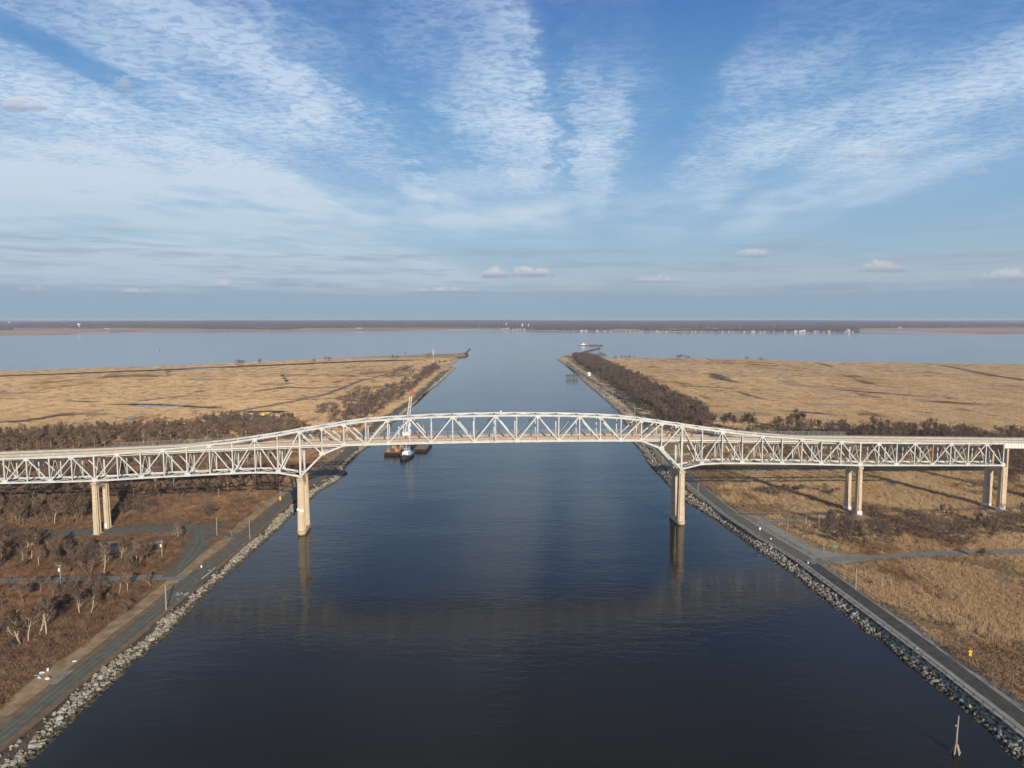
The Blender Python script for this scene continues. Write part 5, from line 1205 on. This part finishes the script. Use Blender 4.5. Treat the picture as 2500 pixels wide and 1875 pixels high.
# ------------------------------------------------------------ the far side of the river
FAR_SHORE = [(-900, 819), (0, 818.5), (120, 817.5), (200, 816), (262, 813), (300, 809), (330, 811.5), (420, 811.5), (600, 810.5), (750, 809), (900, 808.5), (1050, 806.5), (1150, 805), (1250, 806), (1400, 808.5), (1600, 810), (1840, 811), (2090, 811.5),
             (2110, 813.5), (2320, 818), (2400, 816.5), (2500, 814.5), (3400, 816)]
sh = resample([G(*p, 1.0)[:2] for p in FAR_SHORE], 60, 6)
NX = len(sh); rows = [0, 25, 120, 400, 900, 1600, 2600, 4000, 5600, 7600, 10000, 14000]
V = []
for r in rows:
    for (x, y) in sh:
        yy = y + r * (1 + 0); f = 1 + r / 9000; xx = x * f
        V.append((xx, yy, -.5 if r == 0 else zfar(yy) + (0 if r < 400 else 10 * (vnoise(np.array([xx]), np.array([yy]), 1500, 71)[0] - .5))))
Fq = np.array([(i + NX * j, i + 1 + NX * j, i + 1 + NX * (j + 1), i + NX * (j + 1)) for j in range(len(rows) - 1) for i in range(NX - 1)])
def far_mat():
    m = bpy.data.materials.new('far_fields'); m.use_nodes = True; k = NT(m.node_tree); b = k.n['Principled BSDF']
    p = k.new('ShaderNodeNewGeometry').outputs['Position']; x, y, z = k.sep(p); n = k.noise(k.xyz(x, k.m('MULTIPLY', y, 1.6), 0), 0.0011, 4, .6)
    c = k.mix(k.ss(n, .42, .56), (.60, .41, .28, 1), (.40, .27, .19, 1)); c = k.mix(k.ss(y, 7400., 8600.), c, k.mix(k.ss(n, .4, .6), (.10, .085, .08, 1), (.30, .22, .16, 1)))
    k.put(b.inputs['Base Color'], c); b.inputs['Roughness'].default_value = 1; b.inputs['Specular IOR Level'].default_value = 0; return m
o = obj('far_shore_land', np_mesh('far_shore_land', np.array(V), Fq[:, ::-1], far_mat())); o['kind'] = 'structure'
if o.data.polygons[NX * 3].normal.z < 0: o.data.flip_normals()
# woods on it: canopies as lumpy blocks with real height
def far_shore_y(x): 
    xs = [p[0] for p in sh]; return np.interp(x, xs, [p[1] for p in sh])
marsh_back = [(-900, 806), (0, 808.5), (50, 807.5), (140, 807), (180, 805.5), (230, 805), (300, 804), (480, 804.5), (520, 806), (600, 806.5), (700, 807), (730, 804), (900, 803), (1010, 801), (1100, 800), (1210, 802.5), (1260, 804.5), (1400, 807.3), (1840, 809.8), (2085, 810.5), (2095, 804), (2300, 803), (2500, 800), (3400, 800)]
wl = [GF(px, py - (2.2 if px < 1230 or px > 2090 else .6))[:2] for px, py in marsh_back]
Vw, Fw = [], []; n = 0
for y0 in list(np.arange(0, 1400, 45)) + list(np.arange(1400, 3600, 90)) + list(np.arange(3600, 9500, 220)):
    cell = 45 if y0 < 1400 else 90 if y0 < 3600 else 220
    xs = np.arange(-8500, 8500, cell * (1.0 + (y0 > 1400) * 0)); base = np.interp(xs, [p[0] for p in wl], [p[1] for p in wl]) + y0
    keep = (vnoise(xs, base * 2.2, 700, 81) * .6 + vnoise(xs, base * 2, 260, 82) * .4 + np.clip((base - 8000) / 9000, 0, .25) + .12 * (xs > 0)) > .50
    for x, yb, kk in zip(xs, base, keep):
        if not kk or abs(x) > yb * .80 + 200: continue
        h = random.uniform(10, 17); w = cell * .62; x += random.uniform(-.3, .3) * cell; yb += random.uniform(-.4, .4) * cell; z = zfar(yb) - 4
        pr = [(-w, 0), (-w * .5, -w * .8), (w * .5, -w * .8), (w, 0), (w * .5, w * .8), (-w * .5, w * .8)]
        Vw += [(x + a, yb + b, z) for a, b in pr] + [(x + a * .8, yb + b * .8, z + 4 + h * random.uniform(.55, 1.1)) for a, b in pr]
        Fw += [(n + i, n + (i + 1) % 6, n + 6 + (i + 1) % 6, n + 6 + i) for i in range(6)] + [(n + 6, n + 7, n + 8, n + 9), (n + 6, n + 9, n + 10, n + 11)]; n += 12
def wood_mat():
    m = bpy.data.materials.new('far_wood'); m.use_nodes = True; k = NT(m.node_tree); b = k.n['Principled BSDF']
    p = k.new('ShaderNodeNewGeometry').outputs['Position']; nn = k.noise(p, .012, 4, .7); c = k.mix(k.ss(nn, .3, .7), (.050, .042, .044, 1), (.125, .090, .078, 1))
    k.put(b.inputs['Base Color'], c); b.inputs['Roughness'].default_value = 1; b.inputs['Specular IOR Level'].default_value = 0; return m
o = obj('far_woods', np_mesh('far_woods', np.array(Vw), np.array(Fw), wood_mat())); tag(o, 'dark leafless woods across the river', 'woods', kind='stuff')
# houses along the far waterfront
wall = [mat('house_wall', c, .8) for c in ((.48, .47, .45), (.40, .34, .30), (.33, .34, .36))]
hs = []
HPX = sorted(1432 + (2092 - 1432) * (i + random.uniform(-1.3, 1.3)) / 50 for i in range(50))
for i in range(50):
    px = HPX[i]
    py = np.interp(px, [1400, 1600, 1840, 2090], [808.5, 810, 811, 811.5]) - .55
    x, y, z = G(px, py, 2.0); w = random.uniform(14, 30)
    if i < 3: proto = gable('house', (x, y, z), w, 14, 7, 5, 0, wall[i], M['roof'], 'waterfront house, %s from the left end of the far row' % ('first' if i == 0 else ORD[i]), 'house', 'houses along the far waterfront'); hs.append(proto); continue
    c = copy_tree(hs[random.randrange(3)]); c['label'] = 'waterfront house, %s from the left end of the far row' % ORD[i]; c.location = (x, y, z); c.rotation_euler = (0, 0, random.uniform(-.5, .5)); q = random.choice((.3, .4, .5, .6, .8, 1.1)); c.scale = (q, q, q * random.uniform(.9, 1.3))
for i in range(16):
    px = sorted([1253, 1262, 1280, 1292, 1300, 1318, 1330, 1345, 1377, 1385, 1240, 1226, 1360, 1233, 1270, 1308])[i]; x, y, z = GF(px, 804.6 - (px < 1250) * 1.0)
    c = copy_tree(hs[i % 3]); c.location = (x, y, z); c.rotation_euler = (0, 0, random.uniform(-.6, .6)); q = random.uniform(.8, 1.3); c.scale = (q, q, q); c['label'] = 'pale town house across the canal mouth, %s from the left' % ('first' if i == 0 else ORD[i]); c['group'] = 'town houses across the canal mouth'
for px, py, w, h, lb_ in [(432, 789.5, 300, 14, 'very long white warehouse on the far horizon at left'), (1172, 795.5, 90, 14, 'wide white building left of the far town'), (1222, 797.5, 70, 12, 'pale works building at the edge of the far town'), (1200, 799, 110, 9, 'low pale building row left of the far water tower'), (1307, 795.5, 50, 12, 'white block right of the far steeples'),
                        (262, 803.5, 60, 8, 'pale low building behind the far left marsh'), (878, 802, 80, 8, 'pale farm building behind the far marsh'), (1641, 799.5, 110, 12, 'pale building group in the far right woods'), (1960, 809.8, 46, 17, 'large white waterfront house with a tall roof'), (2070, 810.5, 30, 22, 'tall white waterfront building at the right end of the row'), (2053, 804, 60, 11, 'white building on the rise behind the right end of the row'), (2196, 801.5, 40, 9, 'lone pale barn on the far right marsh')]:
    x, y, z = GF(px, py); gable('warehouse' if w > 80 else 'large_building', (x, y, z), w * .8, 30, h * .8, 3 if w > 40 else 8, 0, wall[0], wall[2], lb_, 'building')
def water_tower(px, py, h, r, lb_):
    x, y, z = GF(px, py); r0 = empty('water_tower', (x, y, z)); tag(r0, lb_, 'water tower')
    MB().tube([(0, 0, 0), (0, 0, h)], [r * .25, r * .2], 8).build('stem', M['white'], r0); MB().tube([(0, 0, h - r * .3), (0, 0, h), (0, 0, h + r * .7), (0, 0, h + r)], [r * .3, r, r, r * .2], 12).build('tank', M['white'], r0)
water_tower(193, 800.5, 34, 17, 'white water tower over the far left woods'); water_tower(1236, 797.5, 32, 11, 'white water tower over the far town'); water_tower(23, 792, 36, 12, 'tiny white water tower on the far left horizon')
for px, h, lb_ in ((1275, 52, 'left white steeple of the far town'), (1290, 42, 'right white steeple of the far town')):
    x, y, z = GF(px, 798.5); r0 = empty('church', (x, y, z)); tag(r0, lb_, 'church'); MB().box(-5, 5, -5, 5, 0, h * .6).build('tower', M['white'], r0); MB().prism([(-5, -5), (5, -5), (5, 5), (-5, 5)], h * .6 + .01, h, .05).build('spire', M['white'], r0); MB().box(-14, 14, 5.1, 30, 0, h * .3).build('nave', M['white'], r0)

# ------------------------------------------------------------ air
def haze(dens):
    m = bpy.data.materials.new('haze'); m.use_nodes = True; k = NT(m.node_tree); k.n.clear(); v = k.new('ShaderNodeVolumePrincipled')
    v.inputs['Color'].default_value = (.72, .82, 1.0, 1); v.inputs['Density'].default_value = dens; v.inputs['Anisotropy'].default_value = 0.0
    k.l.new(v.outputs[0], k.new('ShaderNodeOutputMaterial').inputs['Volume'])
    o = MB().box(-24000, 24000, -1400, 27000, -3, 128).build('haze', m); o['kind'] = 'stuff'; o['label'] = 'thin blue haze over the river'; return o
haze(0.00005)
